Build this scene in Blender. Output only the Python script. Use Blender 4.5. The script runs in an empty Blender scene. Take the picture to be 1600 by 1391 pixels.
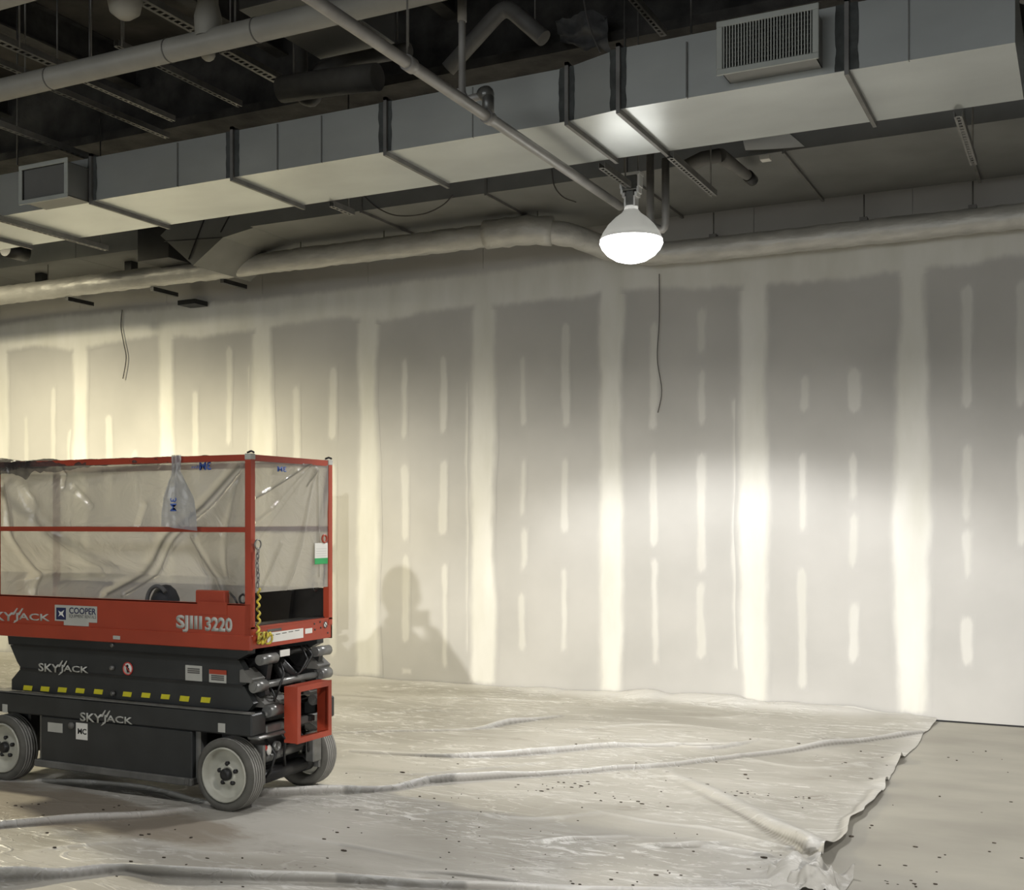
import bpy, bmesh, math, random
import numpy as np
from mathutils import Vector, Matrix

random.seed(7)
RNG = np.random.RandomState(5)
SC = bpy.context.scene
COL = SC.collection
R = math.radians

# ------------------------------------------------------------------ camera
FPX, HZ, CAMH, YAW = 1819.0, 815.0, 1.6, R(26.32)
cam_d = bpy.data.cameras.new('camera')
cam_d.sensor_fit = 'HORIZONTAL'
cam_d.sensor_width = 36.0
cam_d.lens = 36.0 * FPX / 1600.0
cam_d.shift_y = (HZ - 695.5) / 1600.0
cam_d.clip_start = 0.05
cam = bpy.data.objects.new('camera', cam_d)
COL.objects.link(cam)
cam.location = (0, 0, CAMH)
cam.rotation_euler = (R(90), 0, YAW)
SC.camera = cam
SC.view_settings.view_transform = 'Standard'
SC.view_settings.look = 'None'
SC.view_settings.gamma = 1.0
SC.view_settings.use_curve_mapping = False
SC.view_settings.exposure = 0.18
SC.cycles.transparent_max_bounces = 24

# ------------------------------------------------------------------ world
world = bpy.data.worlds.new('world')
SC.world = world
world.use_nodes = True
world.node_tree.nodes['Background'].inputs[0].default_value = (0.9, 0.93, 1.0, 1)
world.node_tree.nodes['Background'].inputs[1].default_value = 0.012


# ------------------------------------------------------------------ lights
def add_light(kind, name, loc, energy, color=(1, 1, 1), target=None, **kw):
    d = bpy.data.lights.new(name, kind)
    d.energy = energy
    d.color = color
    for k, v in kw.items():
        setattr(d, k, v)
    o = bpy.data.objects.new(name, d)
    COL.objects.link(o)
    o.location = loc
    if target is not None:
        o.rotation_euler = (Vector(target) - Vector(loc)).to_track_quat('-Z', 'Y').to_euler()
    return o


LAMP = Vector((-2.80, 7.50, 3.36))          # the high bay lamp in view
COOL = (1.0, 0.985, 0.98)
WARM = (1.0, 0.90, 0.64)
# each spot throws a wide cone straight down with a cutoff; the first is the lamp in view, the warm ones light the left from outside the frame, the cool others are added fill
def wide_beam(lo, nadir):
    """luminaire distribution: weaker straight down than toward the rim of the cone"""
    d = lo.data
    d.use_nodes = True
    nt = d.node_tree
    em = nt.nodes['Emission']
    tc = nt.nodes.new('ShaderNodeTexCoord')
    sp = nt.nodes.new('ShaderNodeSeparateXYZ')
    ab = nt.nodes.new('ShaderNodeMath'); ab.operation = 'ABSOLUTE'
    mr = nt.nodes.new('ShaderNodeMapRange')
    mr.inputs['From Min'].default_value = 0.40; mr.inputs['From Max'].default_value = 0.95
    mr.inputs['To Min'].default_value = 1.0; mr.inputs['To Max'].default_value = nadir
    nt.links.new(tc.outputs['Normal'], sp.inputs[0]); nt.links.new(sp.outputs[2], ab.inputs[0])
    nt.links.new(ab.outputs[0], mr.inputs[0]); nt.links.new(mr.outputs[0], em.inputs['Strength'])


for x, y, z, e, c, ang, nad in ((LAMP.x, LAMP.y, LAMP.z - 0.01, 600, COOL, 133, .5), (-5.2, 2.5, 4.3, 130, COOL, 150, 1.0), (3.0, 7.3, 3.6, 260, COOL, 140, .5), (0.2, 2.9, 3.9, 480, COOL, 142, .6),
                           (-9.3, 6.25, 3.72, 1300, WARM, 174, .10), (-10.8, 7.0, 4.45, 560, WARM, 178, .2), (-2.9, -3.6, 3.9, 90, COOL, 136, .5), (-9.5, -3.0, 3.9, 120, COOL, 136, .5)):
    lo_ = add_light('SPOT', 'lamp_and_fill_beam', (x, y, z), e, c, (x, y, 0), spot_size=R(ang), spot_blend=0.30 if x > -5 else .6, shadow_soft_size=0.15)
    wide_beam(lo_, nad)
# broad fill added far behind the camera to lift duct sides and upper wall
add_light('AREA', 'rear_fill', (-4, -12.6, 2.9), 560, (0.93, 0.97, 1.0), (-4, 9, 3.1), shape='RECTANGLE', size=15, size_y=3.6)
# work light on a stand behind the photographer: it throws the photographer's shadow
WL = Vector((5.56, -8.96, 2.34))
add_light('SPOT', 'work_light_flood', WL, 8800, (1.0, 0.97, 0.93), (-3.9, 9.86, 0.6),
          spot_size=R(42), spot_blend=0.8, shadow_soft_size=0.028)


# ------------------------------------------------------------------ pixel helper (gives real points on known planes)
def at(px, py, X=None, Y=None, Z=None):
    u = (px - 800) / FPX
    v = (HZ - py) / FPX
    dx = -math.sin(YAW) + u * math.cos(YAW)
    dy = math.cos(YAW) + u * math.sin(YAW)
    if X is not None: F = X / dx
    elif Y is not None: F = Y / dy
    else: F = (Z - CAMH) / v
    return Vector((dx * F, dy * F, CAMH + v * F))


# ------------------------------------------------------------------ materials
def nodes_of(name):
    m = bpy.data.materials.new(name)
    m.use_nodes = True
    nt = m.node_tree
    return m, nt, nt.nodes['Principled BSDF']


def N(nt, typ, **kw):
    n = nt.nodes.new(typ)
    for k, v in kw.items():
        if k in n.inputs.keys() if isinstance(k, str) else False:
            n.inputs[k].default_value = v
        else:
            setattr(n, k, v)
    return n


def mat(name, col, rough=0.5, metal=0.0, var=0.15, scale=6.0, bump=0.0, stretch=(1, 1, 1), col2=None, spec=0.5, detail=6):
    m, nt, b = nodes_of(name)
    tc = N(nt, 'ShaderNodeTexCoord')
    mp = N(nt, 'ShaderNodeMapping')
    mp.inputs['Scale'].default_value = stretch
    nz = N(nt, 'ShaderNodeTexNoise')
    nz.inputs['Scale'].default_value = scale
    nz.inputs['Detail'].default_value = detail
    nt.links.new(tc.outputs['Object'], mp.inputs[0])
    nt.links.new(mp.outputs[0], nz.inputs['Vector'])
    cr = N(nt, 'ShaderNodeValToRGB')
    cr.color_ramp.elements[0].position = 0.3
    cr.color_ramp.elements[1].position = 0.7
    c2 = col2 if col2 else tuple(min(1, c * (1 + var)) for c in col)
    c1 = col if col2 else tuple(c * (1 - var) for c in col)
    cr.color_ramp.elements[0].color = (*c1, 1)
    cr.color_ramp.elements[1].color = (*c2, 1)
    nt.links.new(nz.outputs[0], cr.inputs[0])
    nt.links.new(cr.outputs[0], b.inputs['Base Color'])
    b.inputs['Roughness'].default_value = rough
    b.inputs['Metallic'].default_value = metal
    b.inputs['Specular IOR Level'].default_value = spec
    if bump > 0:
        bp = N(nt, 'ShaderNodeBump')
        bp.inputs['Strength'].default_value = bump
        bp.inputs['Distance'].default_value = 0.02
        nt.links.new(nz.outputs[0], bp.inputs['Height'])
        nt.links.new(bp.outputs[0], b.inputs['Normal'])
    return m


BOARD = (0.46, 0.45, 0.425)
MUD = (0.67, 0.66, 0.605)


def board_color(nt):
    g = N(nt, 'ShaderNodeNewGeometry')
    nz = N(nt, 'ShaderNodeTexNoise')
    nz.inputs['Scale'].default_value = 0.9
    nz.inputs['Detail'].default_value = 4
    nt.links.new(g.outputs['Position'], nz.inputs['Vector'])
    cr = N(nt, 'ShaderNodeValToRGB')
    cr.color_ramp.elements[0].position = 0.35
    cr.color_ramp.elements[1].position = 0.65
    cr.color_ramp.elements[0].color = (BOARD[0] * .92, BOARD[1] * .92, BOARD[2] * .92, 1)
    cr.color_ramp.elements[1].color = (BOARD[0] * 1.08, BOARD[1] * 1.08, BOARD[2] * 1.08, 1)
    nt.links.new(nz.outputs[0], cr.inputs[0])
    return g, cr.outputs[0]


def board_material():
    m, nt, b = nodes_of('drywall_paper')
    g, c = board_color(nt)
    nt.links.new(c, b.inputs['Base Color'])
    b.inputs['Roughness'].default_value = 0.75
    b.inputs['Specular IOR Level'].default_value = 0.2
    return m


def mud_material(soft=0.035, strength=1.0, name='joint_compound'):
    m, nt, b = nodes_of(name)
    g, c = board_color(nt)
    uv = N(nt, 'ShaderNodeUVMap')
    sp = N(nt, 'ShaderNodeSeparateXYZ')
    nt.links.new(uv.outputs[0], sp.inputs[0])
    nz = N(nt, 'ShaderNodeTexNoise')
    nz.inputs['Scale'].default_value = 7
    nz.inputs['Detail'].default_value = 5
    mp = N(nt, 'ShaderNodeMapping')
    mp.inputs['Scale'].default_value = (2.0, 1, 0.6)
    nt.links.new(g.outputs['Position'], mp.inputs[0])
    nt.links.new(mp.outputs[0], nz.inputs['Vector'])
    sc = N(nt, 'ShaderNodeMath', operation='MULTIPLY_ADD')
    sc.inputs[1].default_value = 0.05
    sc.inputs[2].default_value = -0.025
    nt.links.new(nz.outputs[0], sc.inputs[0])
    ad = N(nt, 'ShaderNodeMath', operation='ADD')
    nt.links.new(sp.outputs[0], ad.inputs[0])
    nt.links.new(sc.outputs[0], ad.inputs[1])
    mr = N(nt, 'ShaderNodeMapRange')
    mr.interpolation_type = 'SMOOTHSTEP'
    mr.inputs['From Min'].default_value = 0.006
    mr.inputs['From Max'].default_value = 0.006 + soft
    mr.inputs['To Max'].default_value = strength
    nt.links.new(ad.outputs[0], mr.inputs['Value'])
    n2 = N(nt, 'ShaderNodeTexNoise')
    n2.inputs['Scale'].default_value = 2.2
    n2.inputs['Detail'].default_value = 5
    nt.links.new(mp.outputs[0], n2.inputs['Vector'])
    cr = N(nt, 'ShaderNodeValToRGB')
    cr.color_ramp.elements[0].position = 0.3
    cr.color_ramp.elements[1].position = 0.7
    cr.color_ramp.elements[0].color = (MUD[0] * .92, MUD[1] * .92, MUD[2] * .9, 1)
    cr.color_ramp.elements[1].color = (MUD[0] * 1.06, MUD[1] * 1.06, MUD[2] * 1.08, 1)
    nt.links.new(n2.outputs[0], cr.inputs[0])
    mx = N(nt, 'ShaderNodeMix', data_type='RGBA')
    nt.links.new(mr.outputs[0], mx.inputs[0])
    nt.links.new(c, mx.inputs[6])
    nt.links.new(cr.outputs[0], mx.inputs[7])
    nt.links.new(mx.outputs[2], b.inputs['Base Color'])
    b.inputs['Roughness'].default_value = 0.6
    b.inputs['Specular IOR Level'].default_value = 0.3
    return m


def emissive(name, col, strength):
    m, nt, b = nodes_of(name)
    nt.nodes.remove(b)
    e = N(nt, 'ShaderNodeEmission')
    e.inputs[0].default_value = (*col, 1)
    e.inputs[1].default_value = strength
    nt.links.new(e.outputs[0], nt.nodes['Material Output'].inputs[0])
    return m


def film_material(name, clear=0.55, fold=0.35, tint=(0.37, 0.36, 0.335)):
    """clear plastic film: see-through, slightly milky, glossy; UV.x holds how bunched (dense) the film is"""
    m, nt, b = nodes_of(name)
    nt.nodes.remove(b)
    out = nt.nodes['Material Output']
    tr = N(nt, 'ShaderNodeBsdfTransparent')
    tr.inputs[0].default_value = (0.97, 0.97, 0.95, 1)
    tl = N(nt, 'ShaderNodeBsdfTranslucent')
    tl.inputs[0].default_value = (*tint, 1)
    df = N(nt, 'ShaderNodeBsdfDiffuse')
    df.inputs[0].default_value = (0.38, 0.38, 0.36, 1)
    gl = N(nt, 'ShaderNodeBsdfGlossy')
    gl.inputs['Roughness'].default_value = 0.18
    uv = N(nt, 'ShaderNodeUVMap')
    sp = N(nt, 'ShaderNodeSeparateXYZ')
    nt.links.new(uv.outputs[0], sp.inputs[0])
    mr = N(nt, 'ShaderNodeMapRange')
    mr.inputs['To Min'].default_value = 1 - clear
    mr.inputs['To Max'].default_value = 1 - clear + fold
    nt.links.new(sp.outputs[0], mr.inputs['Value'])
    cm = N(nt, 'ShaderNodeMix', data_type='RGBA')
    cm.inputs[6].default_value = (*tint, 1)
    cm.inputs[7].default_value = (tint[0] * .3, tint[1] * .3, tint[2] * .3, 1)
    nt.links.new(sp.outputs[0], cm.inputs[0])
    nt.links.new(cm.outputs[2], tl.inputs[0]); nt.links.new(cm.outputs[2], df.inputs[0])
    m1 = N(nt, 'ShaderNodeMixShader')
    m1.inputs[0].default_value = 0.45
    nt.links.new(tl.outputs[0], m1.inputs[1])
    nt.links.new(df.outputs[0], m1.inputs[2])
    m2 = N(nt, 'ShaderNodeMixShader')
    nt.links.new(mr.outputs[0], m2.inputs[0])
    nt.links.new(tr.outputs[0], m2.inputs[1])
    nt.links.new(m1.outputs[0], m2.inputs[2])
    fr = N(nt, 'ShaderNodeLayerWeight')
    pw = N(nt, 'ShaderNodeMath', operation='POWER')
    pw.inputs[1].default_value = 4.0
    nt.links.new(fr.outputs['Facing'], pw.inputs[0])
    ml = N(nt, 'ShaderNodeMath', operation='MULTIPLY_ADD')
    ml.inputs[1].default_value = 0.6
    ml.inputs[2].default_value = 0.06
    nt.links.new(pw.outputs[0], ml.inputs[0])
    tc = N(nt, 'ShaderNodeTexCoord')
    nz = N(nt, 'ShaderNodeTexNoise')
    nz.inputs['Scale'].default_value = 5
    nz.inputs['Detail'].default_value = 4
    nz.inputs['Distortion'].default_value = 1.5
    nt.links.new(tc.outputs['Object'], nz.inputs['Vector'])
    bp = N(nt, 'ShaderNodeBump')
    bp.inputs['Strength'].default_value = 0.5
    bp.inputs['Distance'].default_value = 0.03
    nt.links.new(nz.outputs[0], bp.inputs['Height'])
    for s in (gl, fr, df, tl):
        nt.links.new(bp.outputs[0], s.inputs['Normal'])
    m3 = N(nt, 'ShaderNodeMixShader')
    nt.links.new(ml.outputs[0], m3.inputs[0])
    nt.links.new(m2.outputs[0], m3.inputs[1])
    nt.links.new(gl.outputs[0], m3.inputs[2])
    nt.links.new(m3.outputs[0], out.inputs[0])
    return m


def floor_sheet_material():
    m, nt, b = nodes_of('dusty_plastic')
    g = N(nt, 'ShaderNodeNewGeometry')

    def noise(scale, detail, rough, dist, rot, sc_):
        mp = N(nt, 'ShaderNodeMapping')
        mp.inputs['Rotation'].default_value = (0, 0, R(rot))
        mp.inputs['Scale'].default_value = (*sc_, 1)
        nt.links.new(g.outputs['Position'], mp.inputs[0])
        n = N(nt, 'ShaderNodeTexNoise')
        n.inputs['Scale'].default_value = scale
        n.inputs['Detail'].default_value = detail
        n.inputs['Roughness'].default_value = rough
        n.inputs['Distortion'].default_value = dist
        nt.links.new(mp.outputs[0], n.inputs['Vector'])
        return n.outputs[0]

    def rng(x, a, b_, lo=0.0, hi=1.0):
        r = N(nt, 'ShaderNodeMapRange')
        r.interpolation_type = 'SMOOTHSTEP'
        for k_, v_ in (('From Min', a), ('From Max', b_), ('To Min', lo), ('To Max', hi)): r.inputs[k_].default_value = v_
        nt.links.new(x, r.inputs['Value'])
        return r.outputs[0]

    def op(o_, x, y):
        n = N(nt, 'ShaderNodeMath', operation=o_)
        for k_, v_ in ((0, x), (1, y)):
            if isinstance(v_, (int, float)): n.inputs[k_].default_value = v_
            elif v_ is not None: nt.links.new(v_, n.inputs[k_])
        return n.outputs[0]

    def mix(f, c1, c2, blend='MIX'):
        n = N(nt, 'ShaderNodeMix', data_type='RGBA', blend_type=blend)
        for k_, v_ in ((0, f), (6, c1), (7, c2)):
            if isinstance(v_, (int, float)): n.inputs[k_].default_value = v_
            elif isinstance(v_, tuple): n.inputs[k_].default_value = (*v_, 1)
            else: nt.links.new(v_, n.inputs[k_])
        return n.outputs[2]
    big = noise(0.55, 6, 0.55, 0.6, -15, (1, 1.8))
    base = mix(rng(big, .35, .65), (0.30, 0.285, 0.245), (0.42, 0.403, 0.357))
    # dull dirt clouds
    dirt = noise(1.3, 8, 0.62, 0.5, -22, (1, 2.2))
    base = mix(op('MULTIPLY', rng(dirt, .56, .72), .6), base, (0.205, 0.185, 0.15))
    # thin creases where the film catches dust: ridged noise
    def ridged(scale, rot, sc_, w, dist=1.2):
        n = noise(scale, 4, .5, dist, rot, sc_)
        return rng(op('ABSOLUTE', op('SUBTRACT', n, .5), None), 0.0, w, 1.0, 0.0)
    r1 = op('MULTIPLY', ridged(1.5, -20, (.8, 3.2), .03), rng(noise(.9, 3, .5, 0, 0, (1, 1)), .42, .60))
    r2 = op('MULTIPLY', ridged(3.2, 28, (.7, 2.6), .028), rng(noise(.7, 3, .5, 0, 50, (1, 1)), .50, .64))
    lines = op('MAXIMUM', r1, r2)
    base = mix(op('MULTIPLY', lines, .45), base, (0.68, 0.67, 0.63))
    # flaky white patches
    fl = op('MULTIPLY', rng(noise(9, 7, .7, .6, -25, (.7, 2.2)), .52, .60), rng(noise(.8, 4, .5, .4, 10, (1, 1.6)), .48, .60))
    base = mix(op('MULTIPLY', fl, .7), base, (0.66, 0.65, 0.61))
    # dark freckles
    fr = op('MULTIPLY', rng(noise(22, 3, .5, 0, 0, (1, 1)), .66, .74), rng(noise(1.1, 3, .5, 0, 80, (1, 1.5)), .48, .60))
    base = mix(op('MULTIPLY', fr, .8), base, (0.10, 0.085, 0.065))
    # brown mud tracked in beside the lift
    mm = N(nt, 'ShaderNodeMapping', vector_type='TEXTURE')
    mm.inputs['Location'].default_value = (-5.3, 4.68, 0)
    mm.inputs['Rotation'].default_value = (0, 0, R(-3))
    mm.inputs['Scale'].default_value = (1.5, .33, 1)
    nt.links.new(g.outputs['Position'], mm.inputs[0])
    ln = N(nt, 'ShaderNodeVectorMath', operation='LENGTH')
    nt.links.new(mm.outputs[0], ln.inputs[0])
    md_ = rng(op('ADD', ln.outputs['Value'], op('MULTIPLY', op('SUBTRACT', dirt, .5), 2.2)), .7, 1.25, 1.0, 0.0)
    base = mix(op('MULTIPLY', md_, .8), base, (0.20, 0.165, 0.12))
    uv = N(nt, 'ShaderNodeUVMap')
    sp = N(nt, 'ShaderNodeSeparateXYZ')
    nt.links.new(uv.outputs[0], sp.inputs[0])
    base = mix(op('MULTIPLY', sp.outputs[0], .7), base, (0.60, 0.59, 0.56))  # fold tops whitened: their lit crests are painted into the colour
    base = mix(op('MULTIPLY', sp.outputs[1], .7), base, (0.07, 0.06, 0.045))  # shade under the near side of each fold, painted as a dark line
    nt.links.new(base, b.inputs['Base Color'])
    nt.links.new(rng(op('MAXIMUM', lines, sp.outputs[0]), 0, 1, .62, .33), b.inputs['Roughness'])
    b.inputs['Specular IOR Level'].default_value = 0.5
    fine = noise(6, 6, .6, 1.0, -20, (.8, 2.0))
    hgt = op('ADD', op('MULTIPLY', lines, .6), op('MULTIPLY', fine, .5))
    bp = N(nt, 'ShaderNodeBump')
    bp.inputs['Strength'].default_value = 0.6
    bp.inputs['Distance'].default_value = 0.012
    nt.links.new(hgt, bp.inputs['Height'])
    nt.links.new(bp.outputs[0], b.inputs['Normal'])
    return m


M = {}
M['board'] = board_material()
M['mud'] = mud_material(0.075, 0.95)
M['patch'] = mud_material(0.035, 0.55, 'joint_compound_thin')
M['floor'] = mat('dusty_concrete', (0.275, 0.26, 0.22), 0.55, 0, 0.1, 1.3, 0.05, (1, 1.8, 1), (0.38, 0.362, 0.305), detail=10)
M['slab'] = mat('dark_deck', (0.05, 0.045, 0.038), 0.9, 0, 0.5, 3, 0.3)
M['fire'] = mat('dark_fireproofing', (0.036, 0.034, 0.031), 0.95, 0, 0.6, 5, 1.0, detail=10)
M['room'] = mat('unpainted_wall', (0.38, 0.375, 0.36), 0.9, 0, 0.1, 0.6)
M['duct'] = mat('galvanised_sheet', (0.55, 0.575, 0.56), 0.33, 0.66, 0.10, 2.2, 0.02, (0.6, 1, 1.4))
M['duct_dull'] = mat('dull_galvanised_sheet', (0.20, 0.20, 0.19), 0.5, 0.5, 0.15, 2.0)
M['flange'] = mat('duct_flange_metal', (0.20, 0.195, 0.185), 0.55, 0.6, 0.2, 8)
M['seal'] = mat('grey_duct_sealant', (0.055, 0.06, 0.058), 0.8, 0, 0.35, 12, 0.3)
M['register'] = mat('register_enamel', (0.42, 0.44, 0.41), 0.45, 0.1, 0.06, 8)
M['dark'] = mat('black_inside', (0.012, 0.012, 0.012), 0.8, 0, 0.2, 5)
M['strut'] = mat('zinc_strut', (0.22, 0.215, 0.20), 0.5, 0.5, 0.15, 14)
M['hole'] = mat('slot_shadow_metal', (0.02, 0.02, 0.02), 0.9, 0, 0.2, 5)
M['pvc'] = mat('grey_white_pipe', (0.30, 0.29, 0.255), 0.5, 0, 0.1, 5)
M['steel_pipe'] = mat('steel_pipe', (0.34, 0.33, 0.315), 0.45, 0.3, 0.15, 7)
M['dim_pipe'] = mat('dim_cast_pipe', (0.13, 0.125, 0.115), 0.6, 0.1, 0.2, 7)
M['foil'] = mat('foil_wrap', (0.50, 0.49, 0.455), 0.42, 0.25, 0.15, 9, 1.0, (0.5, 1, 1), detail=9)
M['rod'] = mat('threaded_rod', (0.16, 0.155, 0.145), 0.5, 0.6, 0.15, 20)
M['orange'] = mat('orange_red_enamel', (0.30, 0.042, 0.018), 0.42, 0, 0.12, 4, 0.02)
M['charcoal'] = mat('charcoal_enamel', (0.025, 0.027, 0.027), 0.42, 0.1, 0.2, 5, 0.02)
M['dust'] = mat('dusty_charcoal', (0.10, 0.098, 0.088), 0.7, 0, 0.3, 9)
M['black'] = mat('black_steel', (0.018, 0.018, 0.018), 0.4, 0.2, 0.25, 8)
M['greysteel'] = mat('worn_grey_steel', (0.17, 0.17, 0.16), 0.35, 0.5, 0.3, 10)
M['chrome'] = mat('bright_steel', (0.6, 0.6, 0.58), 0.2, 0.9, 0.05, 10)
M['rim'] = mat('cream_rim_enamel', (0.40, 0.395, 0.33), 0.5, 0, 0.18, 5)
M['tyre'] = mat('grey_rubber', (0.085, 0.082, 0.07), 0.8, 0, 0.2, 10, 0.1)
M['tread'] = mat('dusty_tread', (0.22, 0.215, 0.195), 0.85, 0, 0.2, 14, 0.1)
M['white'] = mat('white_vinyl', (0.62, 0.61, 0.56), 0.5, 0, 0.05, 5)
M['dullwhite'] = mat('dull_white_vinyl', (0.38, 0.38, 0.34), 0.55, 0, 0.08, 9)
M['navy'] = mat('navy_ink', (0.01, 0.014, 0.06), 0.5, 0, 0.1, 5)
M['blue'] = mat('blue_ink', (0.05, 0.12, 0.45), 0.5, 0, 0.1, 5)
M['redink'] = mat('red_ink', (0.5, 0.04, 0.03), 0.5, 0, 0.1, 5)
M['greenink'] = mat('green_ink', (0.02, 0.28, 0.08), 0.5, 0, 0.1, 5)
M['yellow'] = mat('yellow_reflector', (0.55, 0.50, 0.02), 0.4, 0, 0.1, 9)
M['webbing'] = mat('yellow_black_cord', (0.06, 0.055, 0.02), 0.7, 0, 0.1, 60, 0.1, (1, 1, 0.6), (0.75, 0.6, 0.05))
M['ply'] = mat('deck_plate', (0.42, 0.39, 0.33), 0.6, 0, 0.15, 5)
M['cloth'] = mat('black_cloth', (0.012, 0.013, 0.016), 0.7, 0, 0.4, 9, 0.4)
M['greycloth'] = mat('grey_cloth', (0.07, 0.07, 0.07), 0.8, 0, 0.3, 12, 0.3)
M['film'] = film_material('clear_film', 0.14, 0.13)
M['film_tail'] = film_material('clear_film_tail', 0.35, 0.3, (0.55, 0.58, 0.62))
M['film_roll'] = film_material('bunched_film', 0.35, 0.3, (0.16, 0.15, 0.14))
M['sheet'] = floor_sheet_material()
M['dirt'] = mat('brown_dirt', (0.05, 0.038, 0.026), 0.9, 0, 0.3, 20)
M['lens'] = emissive('lamp_lens_glow', (1.0, 0.985, 0.95), 8)
M['lampmetal'] = mat('lamp_grey_metal', (0.30, 0.30, 0.29), 0.4, 0.4, 0.1, 6)
def acrylic():
    m, nt, b = nodes_of('frosted_acrylic')
    nz = N(nt, 'ShaderNodeTexNoise')
    nz.inputs['Scale'].default_value = 12
    tl = N(nt, 'ShaderNodeBsdfTranslucent')
    tl.inputs[0].default_value = (0.62, 0.62, 0.60, 1)
    mx = N(nt, 'ShaderNodeMixShader')
    mx.inputs[0].default_value = 0.35
    b.inputs['Base Color'].default_value = (0.35, 0.35, 0.345, 1)
    b.inputs['Roughness'].default_value = 0.25
    nt.links.new(b.outputs[0], mx.inputs[1]); nt.links.new(tl.outputs[0], mx.inputs[2])
    nt.links.new(mx.outputs[0], nt.nodes['Material Output'].inputs[0])
    return m


M['acrylic'] = acrylic()
M['lampwhite'] = mat('lamp_bracket', (0.88, 0.88, 0.86), 0.35, 0.2, 0.05, 6)
M['wire'] = mat('thin_grey_wire', (0.09, 0.085, 0.08), 0.6, 0, 0.1, 20)
M['skin'] = mat('skin', (0.45, 0.27, 0.19), 0.55, 0, 0.06, 9)
M['hair'] = mat('dark_hair', (0.03, 0.02, 0.015), 0.6, 0, 0.3, 20)
M['jacket'] = mat('dark_work_jacket', (0.05, 0.06, 0.08), 0.8, 0, 0.2, 9)
M['trousers'] = mat('blue_jeans', (0.05, 0.07, 0.12), 0.85, 0, 0.2, 12)
M['paperwhite'] = mat('white_insulation_paper', (0.62, 0.62, 0.60), 0.7, 0, 0.05, 6)


# ------------------------------------------------------------------ mesh helpers
def world_off(p):
    v = Vector((0, 0, 0))
    while p is not None:
        v += p.location
        p = p.parent
    return v


def setp(o, label=None, cat=None, group=None, kind=None):
    if label: o['label'] = label
    if cat: o['category'] = cat
    if group: o['group'] = group
    if kind: o['kind'] = kind
    return o


def empty(name, loc, label=None, cat=None, group=None):
    o = bpy.data.objects.new(name, None)
    COL.objects.link(o)
    o.location = loc
    o.empty_display_size = 0.1
    return setp(o, label, cat, group)


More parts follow.
